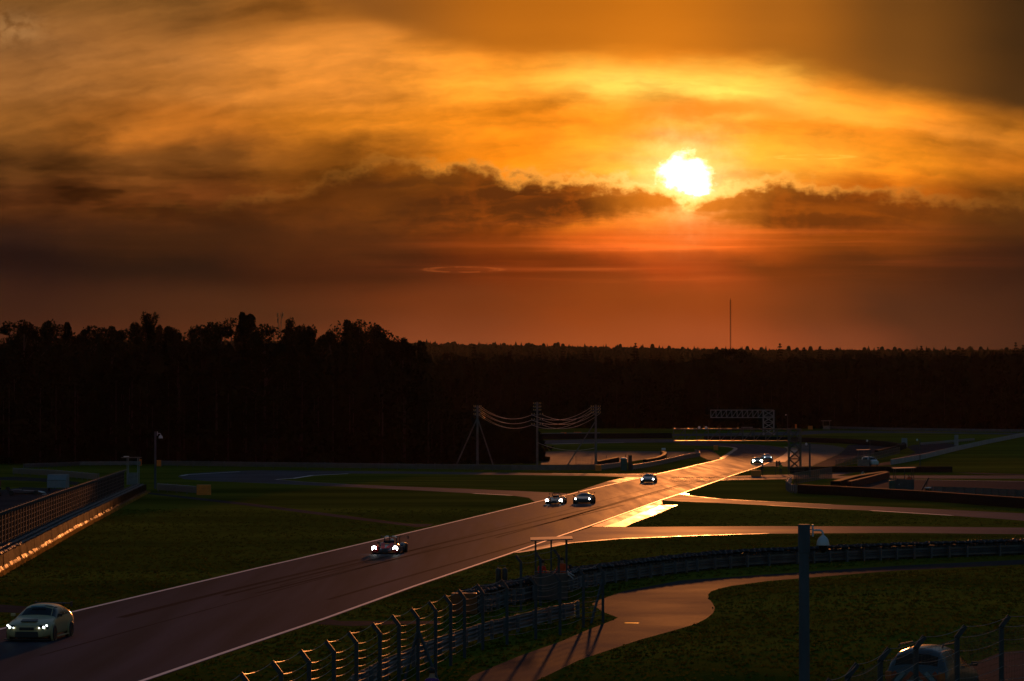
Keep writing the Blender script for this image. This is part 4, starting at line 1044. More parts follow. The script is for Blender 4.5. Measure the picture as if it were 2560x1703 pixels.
def lights(t, spots, r, m_, ry=1.0):
    for x, y, z in spots: MB().add([(x, y-.065, z)] + [(x + r*math.cos(6.283*k/14), y-.05, z + r*math.sin(6.283*k/14)) for k in range(14)], [(0, k+1, (k+1) % 14 + 1) for k in range(14)]).build('headlight', m_, t)
def mirror(t, x, y, z, m_):
    MB().box((x,y,z), (.20,.10,.13)).build('mirror', m_, t, bevel=.03); MB().tube([(x*.86,y+.03,z-.06),(x,y,z)], .02, 5).build('mirror_arm', M_black, t)
def wing(t, y, z, w, ch, m_, sup=.45, z0=.8, plates=True):
    MB().add(*airfoil(w, y, z, ch)).build('rear_wing', m_, t)
    for s in (-1, 1):
        MB().box((s*sup, y-.05, (z+z0)/2), (.03,.16,z-z0)).build('wing_support', M_black, t)
        if plates: MB().box((s*(w/2), y, z-.02), (.025, ch*1.15, .22)).build('wing_endplate', m_, t)
def airfoil(w, y, z, ch):
    pr = [(-ch/2,0),(-ch*.3,.035),(0,.04),(ch*.3,.03),(ch/2,.02),(ch*.3,.005),(0,0),(-ch*.3,-.01)]
    vs = [(sx*w/2, y+a, z+b) for sx in (-1,1) for a, b in pr]; n = 8
    return vs, [(j,(j+1)%n,n+(j+1)%n,n+j) for j in range(n)] + [tuple(range(n))[::-1], tuple(range(n,2*n))]
HEAD = -.119
# 1 cream hatchback
def hatch(px, label):
    t = thing('race_car', label, 'race car', G(*px), HEAD, 'race cars on the straight')
    m_ = paint('cream_paint', (.50,.39,.19), .34, .3)
    st = [(-2.16,.20,.60,(.70,.34),(.70,.52),(.58,.64),.66),(-2.06,.13,.86,(.92,.38),(.88,.60),(.66,.73),.75),(-1.6,.12,.93,(.985,.46),(.955,.74),(.74,.83),.87),(-1.2,.12,.93,(.98,.46),(.95,.80),(.76,.90),.94),(-.92,.12,.90,(.93,.5),(.92,.87),(.77,.92),.95),(-.84,.12,.90,(.92,.5),(.92,.87),(.77,.93),.96),(-.12,.12,.90,(.92,.5),(.91,.93),(.62,1.37),1.41),(.15,.12,.90,(.92,.5),(.91,.94),(.62,1.41),1.45),(.75,.12,.90,(.93,.5),(.91,.96),(.62,1.42),1.46),(1.3,.12,.93,(.985,.5),(.94,.98),(.60,1.37),1.41),(1.6,.13,.94,(.99,.5),(.95,.99),(.60,1.30),1.34),(1.98,.18,.90,(.96,.5),(.91,.94),(.66,1.04),1.06),(2.12,.30,.78,(.84,.5),(.80,.82),(.64,.92),.94)]
    loft(t, st, m_, {'windscreen': {(5,4)}, 'side_window': {(5,3),(6,3),(7,3)}, 'rear_side_window': {(8,3),(9,3)}, 'rear_window': {(10,4)}})
    for y, w in ((-1.36,1), (1.32,1)):
        for s in (-1, 1):
            wheel(t, s*.87, y, .325); MB().lathe([(.34,-.02),(.385,-.03),(.395,.0),(.385,.06),(.34,.05)], 24, (s*.925, y, .335), 'X').build('wheel_arch', m_, t, True)
    MB().box((0,-2.13,.30), (1.02,.10,.26), taper=.95).build('lower_grille', M_black, t, bevel=.03)
    MB().box((0,-2.15,.54), (.62,.08,.12)).build('upper_grille', M_black, t, bevel=.02)
    MB().box((0,-1.72,.855), (.66,.36,.03), rx=.20).build('bonnet_vent', M_black, t, bevel=.01)
    MB().box((0,-2.12,.10), (1.86,.30,.03)).build('splitter', M_black, t)
    for s in (-1, 1):
        MB().box((s*.68,-2.02,.61), (.40,.20,.16), rz=s*.42).build('headlight_housing', M_glassd, t, bevel=.04)
        lights(t, [(s*.82,-2.02,.67)], .045, M_lamp2); lights(t, [(s*.72,-2.09,.60)], .055, M_lamp2); lights(t, [(s*.54,-2.16,.58)], .03, M_lamp2)
        mirror(t, s*1.0, -.62, 1.02, m_ if s < 0 else M_black)
        MB().box((s*.95,0,.16), (.10,1.9,.06)).build('side_skirt', m_, t, bevel=.02)
        MB().box((s*.62,2.10,.78), (.30,.06,.14)).build('tail_light', mat('tail_red', (.5,.02,.01), .2), t)
    wing(t, 2.12, 1.34, 1.55, .26, M_black, .45, 1.05)
    MB().box((0,-.30,1.345), (.62,.02,.05), rx=.85).build('windscreen_banner', mat('banner_blue', (.20,.42,.60), .5), t)
    MB().tube([(.75,-.1,1.30),(.25,-.1,1.38),(.25,.6,.5)], .02, 5).build('roll_cage', M_int, t)
    MB().lathe([(.02,-.14),(.11,-.1),(.14,0),(.12,.1),(.03,.15)], 10, (.36,.35,1.08)).build('helmet', M_white, t, True)
    return t
hatch((101, 1596), 'cream hatchback race car with black bonnet vent, nearest at lower left')
# prototypes
def proto(px, label, cols, rz=HEAD, lamp=M_lamp, dark=False):
    t = thing('prototype_car', label, 'race car', G(*px), rz, 'race cars on the straight')
    mb_, mr_ = cols
    st = [(-2.15,.13,.22,(.26,.20),(.25,.28),(.16,.33),.34),(-1.9,.12,.40,(.44,.22),(.42,.34),(.24,.42),.44),(-1.2,.12,.44,(.46,.28),(.44,.46),(.28,.55),.57),(-.5,.12,.46,(.50,.3),(.50,.52),(.34,.66),.68),(-.1,.12,.48,(.52,.3),(.52,.54),(.40,.66),.66),(.5,.12,.52,(.56,.3),(.56,.54),(.44,.64),.66),(1.3,.14,.52,(.55,.3),(.54,.50),(.36,.66),.70),(2.0,.22,.40,(.44,.34),(.42,.46),(.28,.54),.56)]
    loft(t, st, mb_)
    for s in (-1, 1):
        f = [(-2.12,.13,.05,(.12,.2),(.12,.30),(.08,.38),.40),(-1.95,.12,.15,(.19,.25),(.19,.42),(.13,.52),.54),(-1.45,.12,.17,(.20,.3),(.20,.52),(.14,.64),.66),(-.95,.12,.16,(.19,.3),(.19,.44),(.13,.54),.56),(-.62,.12,.08,(.11,.2),(.11,.28),(.07,.33),.34)]
        o = loft(t, f, mr_ if not dark else mb_, name='front_fender'); o.location = (s*.70,0,0)
        f = [(.75,.12,.10,(.14,.25),(.14,.4),(.10,.48),.5),(1.15,.12,.19,(.22,.3),(.22,.55),(.15,.66),.68),(1.6,.12,.20,(.23,.3),(.23,.58),(.16,.70),.72),(2.15,.25,.16,(.19,.35),(.19,.5),(.13,.60),.62)]
        o = loft(t, f, mb_, name='rear_fender'); o.location = (s*.68,0,0)
        MB().box((s*.66,.10,.28), (.34,1.4,.34), taper=.8).build('side_pod', mb_, t, bevel=.06)
        lights(t, [(s*.72,-2.05,.40)], .165, lamp)
        wheel(t, s*.80, -1.45, .30, 1.0); wheel(t, s*.80, 1.55, .31, 1.15)
        MB().add([(s*.0,-2.06,.40),(s*.26,-1.98,.42),(s*.52,-.55,.68),(s*.24,-.55,.73)],[(0,1,2,3)]).build('red_stripe', mr_, t)
        mirror(t, s*.62, -.75, .74, M_black)
    MB().box((0,-2.0,.10), (1.62,.40,.03)).build('splitter', M_black, t)
    hp = [(-.42,.42,.60),(-.40,.42,1.02),(-.30,.42,1.10),(.30,.42,1.10),(.40,.42,1.02),(.42,.42,.60)]
    MB().tube(hp, .035, 8).build('roll_hoop', M_black, t)
    for s in (-1, 1): MB().tube([(s*.41,.41,1.01),(s*.31,.41,1.115),(s*.12,.41,1.12)], .042, 8).build('hoop_pad', M_white if not dark else M_black, t)
    MB().lathe([(.02,-.15),(.12,-.1),(.145,0),(.12,.1),(.03,.15)], 12, (.16,.12,.84)).build('helmet', mat('helmet_white', (.6,.55,.5), .25), t, True)
    MB().add([(-.40,-.42,.67),(.40,-.42,.67),(.34,-.18,.86),(-.34,-.18,.86)],[(0,1,2,3)]).build('wind_deflector', M_glassd, t)
    wing(t, 2.25, 1.02, 1.85, .34, M_black, .35, .5)
    return t
proto((974, 1383), 'low red and dark open prototype with two white lamps, alone on the straight', (paint('dark_blue_paint', (.03,.035,.05)), paint('red_paint', (.85,.045,.04), .55, 0)))
proto((1390, 1260), 'dark open prototype with blazing lamps beside the black coupe', (paint('black_paint', (.025,.027,.03)), paint('bronze_paint', (.20,.12,.06))), HEAD, M_lamp, True)
# coupes
def coupe(px, label, m_, low=1.16, lamp=M_lamp, rz=HEAD, spots=((.72,.52),), r=.085, wide=1.0, roofb=None):
    t = thing('race_coupe', label, 'race car', G(*px), rz, 'race cars on the straight'); k = low / 1.16; W_ = wide
    st = [(-2.25,.16,.60*W_,(.72*W_,.28),(.70*W_,.40),(.56*W_,.50*k),.52*k),(-2.1,.10,.90*W_,(.97*W_,.30),(.93*W_,.48),(.66*W_,.60*k),.58*k),(-1.5,.10,.94*W_,(1.0*W_,.36),(.97*W_,.62*k),(.74*W_,.72*k),.66*k),(-1.0,.10,.92*W_,(.98*W_,.4),(.94*W_,.66*k),(.74*W_,.76*k),.76*k),(-.86,.10,.92*W_,(.97*W_,.4),(.94*W_,.67*k),(.73*W_,.79*k),.80*k),(-.05,.10,.92*W_,(.97*W_,.4),(.92*W_,.76*k),(.52*W_,1.10*k),1.13*k),(.25,.10,.92*W_,(.98*W_,.4),(.93*W_,.78*k),(.52*W_,1.13*k),1.16*k),(.7,.10,.93*W_,(1.0*W_,.42),(.96*W_,.82*k),(.52*W_,1.10*k),1.13*k),(1.4,.12,.96*W_,(1.02*W_,.46),(.99*W_,.86*k),(.60*W_,.98*k),1.0*k),(1.95,.20,.92*W_,(.99*W_,.5),(.95*W_,.82*k),(.66*W_,.90*k),.90*k),(2.2,.32,.80*W_,(.88*W_,.52),(.84*W_,.74*k),(.66*W_,.82*k),.82*k)]
    loft(t, st, m_, {'windscreen': {(4,4)}, 'side_window': {(4,3),(5,3),(6,3)}, 'rear_window': {(7,4)}})
    for y in (-1.36, 1.30):
        for s in (-1, 1): wheel(t, s*.90*W_, y, .33, 1.05)
    MB().box((0,-2.22,.30), (1.3*W_,.12,.24)).build('grille', M_black, t, bevel=.03); MB().box((0,-2.22,.08), (1.86*W_,.34,.03)).build('splitter', M_black, t)
    for s in (-1, 1):
        for x, z in spots: lights(t, [(s*x*W_,-2.12,z*k)], r, lamp)
        MB().box((s*.70*W_,-2.06,.52*k), (.36,.18,.12), rz=s*.4).build('headlight_housing', M_glassd, t, bevel=.03)
        mirror(t, s*1.0*W_, -.72, .88*k, M_black)
        MB().box((s*.64,2.19,.68*k), (.34,.05,.09)).build('tail_light', mat('tail_red', (.5,.02,.01), .2), t)
    wing(t, 2.15, 1.16*k, 1.75, .32, M_black, .5, .8*k)
    return t
coupe((1461, 1259), 'black low coupe with four white lamps, right of the dark prototype', paint('gloss_black', (.012,.013,.015)), 1.14, M_lamp, HEAD, ((.72,.56),(.70,.34)), .085)
coupe((1622, 1207), 'silver coupe with pale greenish lamps in the sunlit glare', paint('silver_paint', (.30,.32,.35), .3, .6), 1.24, M_lamp, HEAD, ((.74,.50),(.66,.42)), .12)
coupe((1892, 1160), 'coupe with blazing yellow-white lamps under the gantry', paint('dark_green_paint', (.04,.05,.04)), 1.24, mat('headlight_yellow', (.9,.9,.8), .2, .05, 2, emit=((1.0,1.0,.66), 30)), -.02, ((.70,.52),), .24)
coupe((1916, 1151), 'pale silver coupe with one small lamp, farthest under the gantry', paint('pale_silver_paint', (.50,.52,.55), .3, .6), 1.26, M_lamp2, .06, ((.62,.55),), .09)
# marshals' car in the corner, seen from behind
def mcar(loc, rz, label):
    t = thing('marshals_car', label, 'car', loc, rz); m_ = paint('blue_white_paint', (.045,.075,.10), .3, .4); t.scale = (1.08, 1.08, 1.1)
    st = [(-2.3,.35,.55,(.66,.5),(.66,.75),(.5,.86),.88),(-2.2,.28,.85,(.90,.55),(.86,.82),(.62,.95),.97),(-1.4,.25,.92,(.97,.6),(.94,.98),(.72,1.06),1.1),(-.95,.25,.92,(.96,.6),(.94,1.02),(.74,1.14),1.18),(-.15,.25,.92,(.96,.6),(.94,1.08),(.66,1.66),1.70),(.2,.25,.92,(.96,.6),(.94,1.10),(.68,1.74),1.79),(1.0,.25,.92,(.97,.6),(.94,1.12),(.68,1.76),1.82),(1.7,.25,.93,(.98,.6),(.95,1.12),(.70,1.72),1.78),(1.95,.28,.93,(.98,.6),(.95,1.12),(.72,1.66),1.70),(2.2,.34,.90,(.94,.62),(.91,1.10),(.80,1.20),1.22),(2.28,.42,.80,(.86,.62),(.82,1.0),(.74,1.10),1.11)]
    loft(t, st, m_, {'windscreen': {(3,4)}, 'side_window': {(3,3),(4,3),(5,3)}, 'rear_side_window': {(6,3),(7,3)}, 'rear_window': {(8,4)}}, .03, 1)
    for y in (-1.4, 1.4):
        for s in (-1, 1): wheel(t, s*.86, y, .36, .9)
    M_red = mat('chevron_red', (.42,.06,.02), .5); M_wh = mat('chevron_pale', (.20,.31,.38), .5)
    for k in range(3):
        for s in (-1, 1): MB().box((s*(.22+.24*k), 2.30, .94), (.12,.012,.40), ry=-s*.75, rx=-.10).build('chevron', M_red if k != 1 else M_wh, t)
    MB().box((0,2.33,.52), (1.7,.14,.20)).build('rear_bumper', M_black, t, bevel=.04)
    MB().box((0,2.325,.80), (.50,.012,.12)).build('number_plate', M_wh, t)
    for s in (-1, 1):
        MB().box((s*.80,2.27,.98), (.20,.08,.24)).build('tail_light', mat('tail_orange', (.55,.13,.02), .3), t, bevel=.03)
        MB().tube([(s*.66,-.1,1.74),(s*.66,.0,1.80),(s*.66,1.5,1.83),(s*.66,1.65,1.76)], .025, 6).build('roof_rail', M_black, t)
        mirror(t, s*1.06, -.7, 1.15, M_black)
    MB().lathe([(.012,-.01),(.028,0),(.012,.01)], 8, (.28,1.2,1.42), 'Y').build('dash_lamp', mat('amber_lamp', (.9,.5,.1), .3, emit=((1.0,.55,.05), 2.5)), t)
    return t
ym = 104.0; pm_ = at(2338, 1690, ym); mcar(Vector((pm_.x, ym + 0.2, 0)), math.pi - .38, 'blue and white marshals car with chevrons behind the corner fence')
# ------------------------------------------------------------------ people
def skin(verts, edges, name):
    me = bpy.data.meshes.new(name); me.from_pydata([v_[0] for v_ in verts], edges, [])
    ob = bpy.data.objects.new(name, me); C.objects.link(ob); ob.modifiers.new('k', 'SKIN')
    for d, v_ in zip(me.skin_vertices[0].data, verts): d.radius = (v_[1], v_[2] if len(v_) > 2 else v_[1])
    me.skin_vertices[0].data[0].use_root = True
    s = ob.modifiers.new('s', 'SUBSURF'); s.levels = 1; s.render_levels = 1
    dg = bpy.context.evaluated_depsgraph_get(); m2 = bpy.data.meshes.new_from_object(ob.evaluated_get(dg)); bpy.data.objects.remove(ob)
    m2.name = name
    for p in m2.polygons: p.use_smooth = True
    return m2
M_skin = mat('skin', (.42,.25,.17), .6, .1, 4); M_hair = mat('dark_hair', (.02,.016,.013), .6, .2, 4)
def person(loc, rz, label, top, bottom=(.03,.032,.045), bend=0.0, arms=(.25,.25), cap=None, h=1.76, sleeves=True):
    """one skinned figure facing -Y; bend leans the trunk forward, arms lift forward"""
    t = thing('person', label, 'person', loc, rz); k = h / 1.76
    cb, sb = math.cos(bend), math.sin(bend)
    def up(z, f=0, x=0): return Vector((x, -sb * (z - .95) - f*cb, .95 + cb * (z - .95) - f*sb*.2)) * k     # along the trunk
    V_ = []; E_ = []
    def add(p, r, link=None, r2=None):
        V_.append((tuple(p), r*k, (r2 or r)*k)); i = len(V_) - 1
        if link is not None: E_.append((link, i))
        return i
    pe = add(up(.95), .15, None, .12); w_ = add(up(1.12), .135, pe, .10); ch = add(up(1.34), .165, w_, .115); nk = add(up(1.48), .062, ch)
    hd = add(up(1.58, .02), .082, nk); ht_ = add(up(1.70, .02), .085, hd, .098); add(up(1.755, .01), .05, ht_); add(up(1.60, .115), .016, hd)
    for s, lift in ((-1, arms[0]), (1, arms[1])):
        sh = add(up(1.42, 0, s*.19), .062, ch); a0 = up(1.42, 0, s*.21)
        d1 = Vector((s*.10, -math.sin(lift), -math.cos(lift))).normalized(); d2 = Vector((-s*.06, -math.sin(lift+.45), -math.cos(lift+.45))).normalized()
        el_ = add(a0 + d1*.29*k, .045, sh); wr = add(a0 + d1*.29*k + d2*.25*k, .030, el_); pm = add(a0 + d1*.29*k + d2*.33*k, .036, wr, .02)
        base = a0 + d1*.29*k + d2*.36*k; sd = Vector((0,1,0)).cross(d2).normalized()
        for j, L in enumerate((.075,.085,.08,.06)):
            b = base + sd*(j-1.5)*.02*k; f1 = add(b, .010, pm); add(b + d2*L*k + Vector((0,0,-.015)), .008, f1)
        th = add(a0 + d1*.29*k + d2*.30*k + sd*.045*k, .012, pm); add(a0 + d1*.29*k + d2*.35*k + sd*.06*k, .009, th)
        hp = add(Vector((s*.10,0,.90))*k, .095, pe); kn = add(Vector((s*.12,-.03,.50))*k, .062, hp); an = add(Vector((s*.13,.02,.09))*k, .042, kn); add(Vector((s*.15,-.14,.035))*k, .04, an, .03)
    me = skin(V_, E_, 'body'); mb_ = mat('trousers_%d' % int(sum(bottom)*1e4), bottom, .8, .2, 3); mt_ = mat('top_%d' % int(top[0]*1e3 + top[1]*3e4 + top[2]*7e5), top, .75, .15, 3)
    for m_ in (mb_, mt_, M_skin): me.materials.append(m_)
    for p in me.polygons:
        c = p.center / k; q = (c - Vector((0,0,.95))); al = q.y * -sb + q.z * cb
        hand = False
        p.material_index = 0 if c.z < .95 and al < .05 and abs(c.x) < .20 else (2 if al > .50 and abs(c.x) < .12 else 1)
    o = bpy.data.objects.new('body', me); C.objects.link(o); o.parent = t
    if True:                                     # loose vest or jacket over the trunk
        vb = MB(); n = 12; rings = ((.93,.175,.13),(1.10,.165,.125),(1.30,.19,.14),(1.42,.185,.125),(1.47,.11,.085))
        for z, rx_, ry_ in rings:
            for j in range(n):
                q = 6.283*j/n; c = up(z, -ry_*math.sin(q), rx_*math.cos(q)); vb.v.append(tuple(c))
        for i in range(len(rings)-1):
            for j in range(n): vb.f.append((i*n+j, i*n+(j+1)%n, (i+1)*n+(j+1)%n, (i+1)*n+j))
        vb.build('jacket', mt_, t, True)
    hb = MB().lathe([(.088,0),(.104,.05),(.10,.10),(.06,.15),(.01,.165)], 12).build('cap' if cap else 'hair', mat('cap_%d' % int(sum(cap)*1e3), cap, .7) if cap else M_hair, t, True)
    hb.location = up(1.63, .0); hb.rotation_euler = (bend, 0, 0)
    return t
ORG = (.75,.10,.02)
# ------------------------------------------------------------------ foreground marshal post
hp = G(1378, 1502); sH = F / hp.y
M_dboard = mat('dark_stained_board', (.075,.068,.064), .7, .3, 2)
def marshal_post(loc, label, w=1.85, d=1.7, box=1.35, top=3.05, m_box=M_dboard, rz=0, posts=M_post, roofm=M_wood, solid=True):
    t = thing('marshal_post', label, 'marshal post', loc, rz)
    MB().box((0,d/2,.35), (w,d,.12)).build('floor', M_wood, t)
    for nm, c, dd in (('front_panel',(0,0,box/2+.05),(w,.05,box)),('back_panel',(0,d,box/2+.05),(w,.05,box)),('side_panel',(-w/2,d/2,box/2+.05),(.05,d-.06,box)),('side_panel',(w/2,d/2,box/2+.05),(.05,d-.06,box))):
        MB().box(c, dd).build(nm, m_box, t)
    for x in (-w/2+.03, 0, w/2-.03):
        for y in (.05, d-.05):
            if x == 0 and y > 1: continue
            MB().box((x,y,top/2), (.08,.08,top)).build('post', posts, t)
    MB().box((.02,d/2,top+.04), (w+.5,d+.8,.06), ry=-.03, rx=.015).build('roof', roofm, t)
    MB().tube([(-w/2,0,box+.12),(w/2,0,box+.12)], .025, 6).build('rail', M_steel, t)
    return t
marshal_post(hp, 'roofed marshal post of boards and posts behind the foreground fence', 1.62)
person(hp + Vector((-.55,.55,.42)), .5, 'marshal in red-orange seated low at the left of the foreground post', (.80,.06,.03), h=1.62, bend=.35)
person(hp + Vector((.60,.65,.42)), -.4, 'marshal in orange at the right of the foreground post', ORG, h=1.72, bend=.15, arms=(.6,.5))
person(hp + Vector((.25,1.25,.55)), math.pi/2, 'person in white bent far forward between the two orange marshals', (.70,.74,.80), h=1.75, bend=1.35, arms=(.4,.6))
def light_panel(px, label, s=1.0):
    t = thing('signal_cabinet', label, 'signal cabinet', G(*px), 0, 'twin black signal cabinets')
    for x in (-.19, .19):
        o = MB().lathe([(.155,0),(.165,.05),(.165,.78),(.14,.84),(.05,.86)], 14, (x,0,.12)).build('cylinder', M_black, t, True)
        MB().lathe([(.05,0),(.05,.06)], 8, (x,0,.97)).build('valve', M_steeld, o)
    MB().tube([(-.25,0,.85),(-.22,0,1.14),(.22,0,1.14),(.25,0,.85)], .018, 6).build('handle', M_steeld, t)
    MB().box((0,0,.06), (.72,.42,.10)).build('base', M_black, t); t.scale = (s,s,s); return t
light_panel((1254,1462), 'twin black upright cylinders with a handle left of the foreground post', .92)
light_panel((1945,1168.5), 'far twin black upright cylinders with a handle near the gantry tower', 1.15)
per = base_from_tip(1080, 1672, 1.74, 0); person(per, math.pi*.97, 'person in a purple top under the foreground fence, cut by the frame', (.16,.035,.20), h=1.74)
# ------------------------------------------------------------------ far right marshal post, small things round it
rp = G(2262, 1232); marshal_post(rp, 'dark marshal post with tall roof at the right, behind the black tyre wall', 2.2, 2.0, 1.5, 2.9, mat('dark_board', (.06,.065,.07), .7), 0, M_black, M_wood)
person(rp + Vector((.6,.6,.4)), .2, 'marshal in orange inside the right-hand dark post', ORG, h=1.75)
person(rp + Vector((-.7,.5,.4)), -.3, 'marshal in pale clothes inside the right-hand dark post', (.5,.6,.6), h=1.45, bend=.8)
t = thing('cabinet', 'dark green cabinet attached left of the right-hand post', 'cabinet', rp + Vector((-1.5,.2,0))); MB().box((0,0,.75), (.7,.8,1.45), taper=.94).build('body', mat('dark_green', (.02,.07,.06), .5), t, bevel=.05); MB().box((0,-.41,.8), (.5,.03,1.1)).build('door', mat('dark_green', (.02,.07,.06), .5), t)
t = thing('leaning_ramp', 'dark beam leaning upwards right of the right-hand post', 'ramp', rp + Vector((1.9,.3,0))); MB().tube([(0,0,0),(1.0,0,1.75)], .09, 6).build('beam', M_black, t); MB().tube([(.75,0,0),(.8,0,1.4)], .05, 6).build('prop', M_black, t)
t = thing('bin', 'low bin with bright white lid right of the right-hand post', 'bin', rp + Vector((2.7,-.6,0))); MB().lathe([(.35,0),(.42,.55)], 12).build('body', M_black, t); MB().lathe([(.44,.55),(.46,.62),(.1,.68)], 12).build('lid', M_white, t)
hut = G(2160, 1166); marshal_post(hut, 'small pale hut frame far right of the gantry', 1.9, 1.8, 1.1, 2.9, M_wood, 0, M_conc, M_wood)
t = thing('parked_van', 'small parked van with pale roof beside the far right hut', 'van', hut + Vector((1.3,2.0,0)), .4)
st = [(-1.9,.3,.6,(.7,.5),(.7,.8),(.6,.95),.97),(-1.2,.25,.82,(.85,.6),(.84,1.0),(.7,1.1),1.12),(-.8,.25,.82,(.85,.6),(.84,1.05),(.72,1.7),1.75),(1.6,.25,.82,(.85,.6),(.84,1.1),(.74,1.75),1.8),(1.9,.3,.8,(.82,.6),(.8,1.05),(.7,1.6),1.65)]
loft(t, st, paint('van_pale', (.45,.55,.60)), {'windscreen': {(1,4)}, 'side_window': {(2,3)}})
for y in (-1.2, 1.2):
    for s in (-1, 1): wheel(t, s*.78, y, .31, .8)
person(G(1904,1190), .3, 'dark clothed marshal leaning by the orange pair of blocks', (.03,.032,.035), bend=.5, h=1.8)
person(G(1952,1186), -.4, 'marshal in a yellow vest near the foot of the gantry', (.34,.36,.02), h=1.75)
person(G(2154,1197), .6, 'person in pale blue crouching near the angled tyre walls', (.45,.62,.66), h=1.4, bend=.9)
for px, w, h_, lab in (((2261,1118),1.35,2.1,'white upright block beside the golden end of the far tyre wall'),((2391,1115),.95,2.6,'tall white upright block behind the white concrete wall')):
    t = thing('sign_block', lab, 'sign', G(*px)); MB().box((0,0,h_/2), (w,.5,h_), taper=.92).build('panel', M_concw, t, bevel=.04); MB().box((0,.05,.06), (w*1.15,.8,.12)).build('base', M_conc, t)
# ------------------------------------------------------------------ toilet cabin and box behind it
tp = G(1560, 1177); t = thing('toilet_cabin', 'dark green portable toilet with white roof beside the straight', 'toilet cabin', tp)
M_tg = mat('toilet_green', (.03,.085,.07), .5); MB().box((0,.5,1.0), (1.02,1.05,1.95)).build('body', M_tg, t, bevel=.03); MB().box((0,-.04,1.0), (.72,.05,1.75)).build('door', mat('toilet_door', (.035,.10,.085), .5), t)
MB().box((0,.5,2.06), (1.12,1.15,.22), taper=.8).build('roof', M_white, t, bevel=.05); MB().tube([(.25,.9,2.1),(.25,.9,2.6)], .06, 6).build('vent_pipe', M_black, t); MB().box((.28,-.08,1.05), (.05,.04,.16)).build('handle', M_black, t)
t = thing('hoarding', 'dark brown upright hoarding right of the green toilet cabin', 'hoarding', G(1575.5, 1176)); MB().box((0,.3,1.25), (.62,.10,2.5)).build('panel', mat('brown_board', (.10,.05,.03), .6), t)
for x in (-.25, .25): MB().box((x,.4,1.3), (.06,.06,2.6)).build('post', M_wood, t)
t = thing('white_roll', 'white roll on the far end of the curled tyre row', 'roll', G(1659, 1137) + Vector((0,0,.9))); MB().lathe([(.05,-.42),(.25,-.40),(.25,.40),(.05,.42)], 12, (0,0,.25), 'X').build('roll', M_white, t, True); MB().tube([(-.45,0,.25),(.45,0,.25)], .03, 6).build('core', M_black, t)
# ------------------------------------------------------------------ left shelter, trailer, parked single-seater
sp = G(328, 1212); sS = F / sp.y
t = thing('shelter', 'open shelter of pale posts with flat roof at the end of the left fence', 'shelter', sp)
for x, y in ((-.55,0),(.85,0),(-.55,1.6),(.85,1.6)): MB().box((x,y,1.78), (.09,.09,3.55)).build('post', M_concw, t)
MB().box((-.1,.8,3.6), (2.5,2.2,.10)).build('roof', M_wood, t); MB().box((.15,0,1.55), (1.4,.05,.07)).build('rail', M_concw, t); MB().box((.15,.02,.75), (1.35,.04,1.45)).build('lower_panel', mat('grey_panel', (.16,.17,.18), .6), t)
t2_ = thing('roof_lamp', 'small white lamp on the roof of the left shelter', 'lamp', sp + Vector((-.75,.8,3.65))); MB().box((0,0,.08), (.7,.3,.12)).build('housing', M_white, t2_, bevel=.03); MB().box((0,0,.01), (.2,.2,.04)).build('base', M_black, t2_)
person(sp + Vector((-1.5,1.2,0)), .3, 'person in pale top standing behind the left fence by the shelter', (.55,.65,.68), h=1.8)
tr_ = G(141, 1229); t = thing('box_trailer', 'pale boxy trailer with sloping lid parked on the left', 'trailer', tr_, -.10)
mb = MB(); w, d = 2.35, 1.7
mb.add([(-w/2,0,.45),(w/2,0,.45),(w/2,d,.45),(-w/2,d,.45),(-w/2,0,1.35),(w/2,0,1.35),(w/2,d,2.05),(-w/2,d,2.05),(-w/2,.45,2.05),(w/2,.45,2.05)], [(3,2,1,0),(0,1,5,4),(4,5,9,8),(8,9,6,7),(1,2,6,9,5),(3,0,4,8,7),(2,3,7,6)])
mb.build('body', mat('trailer_white', (.22,.25,.28), .5, .1, 2), t, bevel=.03); MB().box((0,-.02,1.36), (w*.98,.04,.04)).build('lid_seam', M_black, t)
for s in (-1, 1): wheel(t, s*(w/2-.1), .9, .31, .7)
MB().tube([(0,-.1,.42),(0,-1.0,.42)], .05, 6).build('drawbar', M_black, t)
t = thing('single_seater', 'parked open-wheel single-seater with white nose on the left apron', 'race car', G(62, 1239), math.pi/2 + .05)
mk = paint('dark_red_paint', (.06,.02,.015))
st = [(-2.3,.16,.10,(.12,.2),(.12,.26),(.08,.32),.33),(-1.6,.14,.20,(.22,.25),(.22,.42),(.15,.5),.51),(-.8,.12,.30,(.34,.3),(.34,.52),(.24,.62),.63),(.1,.12,.55,(.6,.3),(.58,.46),(.30,.60),.60),(.9,.12,.58,(.62,.3),(.56,.46),(.22,.80),.84),(1.8,.16,.30,(.34,.3),(.30,.42),(.14,.62),.64)]
loft(t, st, mk); MB().lathe([(.03,-2.35),(.14,-2.1),(.19,-1.75),(.20,-1.5)], 12, (0,0,.34), 'Y').build('nose', M_white, t, True)
for y, w in ((-1.35,1.0),(1.45,1.3)):
    for s in (-1, 1): wheel(t, s*.78, y, .32, w); MB().tube([(s*.2,y,.34),(s*.7,y,.32)], .025, 5).build('suspension_arm', M_black, t)
MB().box((0,-2.25,.16), (1.5,.36,.03)).build('front_wing', M_white, t); wing(t, 1.95, .88, 1.1, .34, M_black, .2, .5); MB().tube([(-.16,.55,.6),(-.1,.62,.98),(.1,.62,.98),(.16,.55,.6)], .03, 6).build('roll_hoop', M_black, t); MB().lathe([(.03,-.15),(.14,0),(.04,.15)], 10, (0,.25,.72)).build('headrest', M_black, t)
t = thing('loader', 'dark red machine with a rounded hood cut by the left edge', 'machine', G(-14, 1242), .3)
